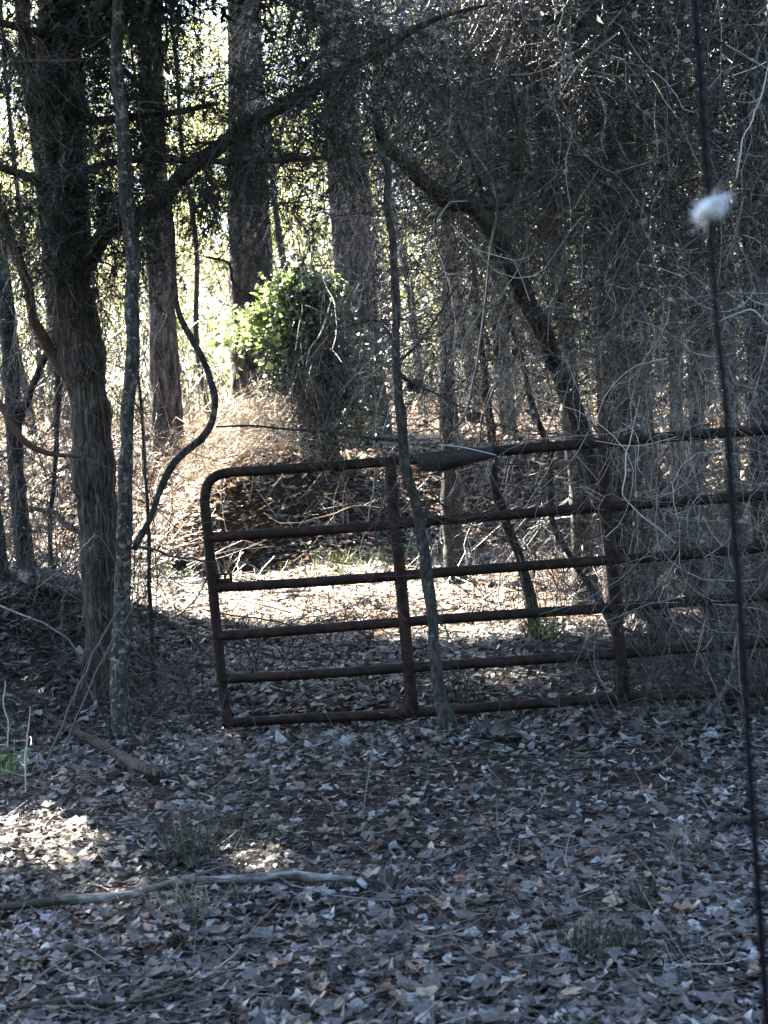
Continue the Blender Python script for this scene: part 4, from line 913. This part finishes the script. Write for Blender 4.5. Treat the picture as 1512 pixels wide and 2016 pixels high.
tuft('wispy grass clump just right of the dark green tuft', 460, 1660, 110, (.06, .17), .0013, .09)
tuft('green grass clump at the lower right', 1180, 1880, 110, (.08, .17), .0016, .06)
tuft('small broad bladed green tuft above the lower right clump', 1270, 1790, 50, (.05, .12), .002, .035)
tuft('dry straw tuft hanging over the long branch', 375, 1800, 70, (.06, .17), .0011, .05, 'straw', .1)
tuft('greenish weed clump at the left edge in the sun fleck', 10, 1530, 60, (.08, .18), .0022, .06, 'brightleaf')
tuft('faint grass wisps beside the foot of the crooked sapling', 905, 1400, 110, (.1, .22), .0018, .1)
tuft('thin brown weed standing at the right', 1345, 1700, 30, (.1, .2), .0013, .03, 'needle')
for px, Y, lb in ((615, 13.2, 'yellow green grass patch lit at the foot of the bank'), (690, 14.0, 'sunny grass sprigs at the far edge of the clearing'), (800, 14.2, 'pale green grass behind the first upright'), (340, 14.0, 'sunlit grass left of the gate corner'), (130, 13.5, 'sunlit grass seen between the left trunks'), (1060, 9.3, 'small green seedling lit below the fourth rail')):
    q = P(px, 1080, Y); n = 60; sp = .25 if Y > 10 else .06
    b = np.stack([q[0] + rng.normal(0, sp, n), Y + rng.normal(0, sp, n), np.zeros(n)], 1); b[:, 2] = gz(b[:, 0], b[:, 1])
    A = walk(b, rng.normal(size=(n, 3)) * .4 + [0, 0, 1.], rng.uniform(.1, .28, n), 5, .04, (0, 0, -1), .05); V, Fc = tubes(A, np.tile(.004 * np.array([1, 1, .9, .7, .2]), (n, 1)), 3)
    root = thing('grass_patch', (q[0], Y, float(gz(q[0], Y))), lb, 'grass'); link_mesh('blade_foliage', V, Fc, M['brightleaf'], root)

# pine cones on the ground
for px, py, lb in ((350, 1862, 'dark open pine cone below the long pale branch'), (1090, 1832, 'dark pine cone left of the green clump at the lower right')):
    Y = 5.
    for _ in range(30):
        q = P(px, py, Y); Y *= 1 + (q[2] - float(gz(q[0], q[1])) - .02) * .35
    n = 90; i = np.arange(n); ph = i * 2.39996; u = i / n; rad = .023 * np.sin(np.pi * (.12 + .85 * u)) + .003; h = (u - .5) * .065
    loc = np.stack([h, rad * np.cos(ph), rad * np.sin(ph)], 1); nr = unit(np.stack([.5 * np.ones(n), np.cos(ph), np.sin(ph)], 1)); tg = unit(np.cross(nr, [1, 0, 0]))
    b = loc * .45 * [2.2, 1, 1]; tip = loc + nr * .011; mid = loc
    V = np.stack([b * [1, 1, 1] * .9, mid - tg * .007, tip, mid + tg * .007, mid + nr * .002 + [.004, 0, 0]], 1)
    yaw = rng.uniform(0, 6.28); Rz = rots(np.array([yaw]), np.array([.1]), np.array([.1]))[0]
    V = V.reshape(-1, 3) @ Rz.T + [q[0], q[1], float(gz(q[0], q[1])) + .032]; o5 = (np.arange(n) * 5)[:, None]
    F3 = np.vstack([o5 + [0, 1, 4], o5 + [1, 2, 4], o5 + [2, 3, 4], o5 + [3, 0, 4], o5 + [0, 3, 2], o5 + [0, 2, 1]])
    root = thing('pine_cone', (q[0], q[1], float(gz(q[0], q[1]))), lb, 'pine cone'); link_mesh('cone_scales', V, F3, M['cone'], root)

# pale splintered wood in the middle foreground
q = P(768, 1790, 4.75); z0 = float(gz(q[0], q[1])); root = thing('splintered_wood', (q[0], q[1], z0), 'small pale splintered chunk of rotten wood standing in the leaves', 'wood')
n = 26; b = np.stack([q[0] + rng.normal(0, .014, n), q[1] + rng.normal(0, .03, n), np.full(n, z0)], 1)
D = rng.normal(size=(n, 3)) * [.16, .25, .1] + [0.25, -.1, .9]; A = walk(b, D, rng.uniform(.03, .12, n), 6, .2); V_, F_ = tubes(A, rng.uniform(.004, .009, (n, 1)) * np.array([[1, 1.2, .9, 1, .7, .2]]), 4)
link_mesh('splinter_wood', V_, F_, M['peeled'], root)

# dark seed clumps hanging from branches
for px, py, Y, s, lb in ((355, 1112, 7.4, .030, 'dark seed clump hanging at the tip of the branch left of the gate'), (815, 758, 7.3, .035, 'dark clump of dead leaves caught on the crooked sapling'), (932, 822, 9.5, .05, 'dark nest like clump of leaves right of the crooked sapling')):
    q = P(px, py, Y); n = 140; d = unit(rng.normal(size=(n, 3))) * rng.uniform(.3, 1, (n, 1)) ** .5 * s * [1, .8, .75]
    root = thing('leaf_clump', q, lb, 'leaf clump'); V, Fc = scatter(T5, q + d, rng.uniform(.012, .022, n), rng.uniform(0, 6.28, n), rng.normal(0, 1, n), rng.normal(0, 1, n)); link_mesh('foliage', V, Fc, M['darktwig'], root)

# ------------------------------------------------------------------ the near black cable and the white tuft
cY = 1.35
cp = [(1362, -160, cY, 13), (1368, 0, cY, 15), (1378, 150, cY, 16), (1385, 260, cY, 16), (1394, 380, cY, 13), (1403, 520, cY, 12), (1413, 650, cY, 12), (1428, 800, cY, 13), (1440, 980, cY, 13), (1452, 1130, cY, 13), (1463, 1290, cY, 13), (1475, 1500, cY, 13), (1492, 1750, cY, 14), (1510, 2016, cY, 14), (1530, 2300, cY, 14)]
t = pp(cp); d = (t[-1, :3] - t[-4, :3]); d /= -d[2]; lo = t[-1].copy(); lo[:3] += d * (lo[2] + .12)
up = t[0].copy(); up[:3] -= (t[1, :3] - t[0, :3]) / np.linalg.norm(t[1, :3] - t[0, :3]) * 1.2
t = np.vstack([up[None], t, lo[None]])
root = thing('black_cable', t[-1, :3], 'thin black twisted cable hanging close in front at the right', 'cable')
q = catmull(t, .006); s = np.arange(len(q)) * .006; parts = []
for ph in (0, 2.09, 4.19):
    A = q[None, :, :3].copy(); off = q[:, 3] * .5; A[0, :, 0] += off * np.cos(s * 120 + ph); A[0, :, 1] += off * np.sin(s * 120 + ph)
    parts.append(tubes(A, (q[None, :, 3] * .8), 5))
V_, F_ = join(parts); link_mesh('strand', V_, F_, M['cable'], root, smooth=True)
q = P(1397, 412, cY); ax = unit(P(1430, 388, cY) - P(1358, 440, cY)); n = 420
c = rng.normal(size=(n, 1)) * .0065 * ax + rng.normal(size=(n, 3)) * .0030
A = walk(q + c, rng.normal(size=(n, 3)) + ax * .8, rng.uniform(.006, .014, n), 5, .3, floor=False)
V_, F_ = tubes(A, np.full((n, 5), .00032))
th, ph = np.meshgrid(np.linspace(0, math.pi, 14), np.linspace(0, 2 * math.pi, 20, endpoint=False), indexing='ij')
u1 = unit(np.cross(ax, [0, 1, 0])); u2 = np.cross(ax, u1); rr = 1 + .16 * np.sin(3 * ph + 5 * th) + .1 * np.sin(7 * ph)
S_ = q + (np.cos(th) * .0155)[..., None] * ax + (np.sin(th) * np.cos(ph) * .0085 * rr)[..., None] * u1 + (np.sin(th) * np.sin(ph) * .0085 * rr)[..., None] * u2
i2 = np.arange(14 * 20).reshape(14, 20); a2 = i2[:-1]; d2 = i2[1:]
V_, F_ = join([(V_, F_), (S_.reshape(-1, 3), np.stack([a2, np.roll(a2, -1, 1), np.roll(d2, -1, 1), d2], -1).reshape(-1, 4))])
tag(link_mesh('white_fluff', V_, F_, M['fluff'], origin=q), 'small white tuft of fluff stuck to the black cable', 'fluff')
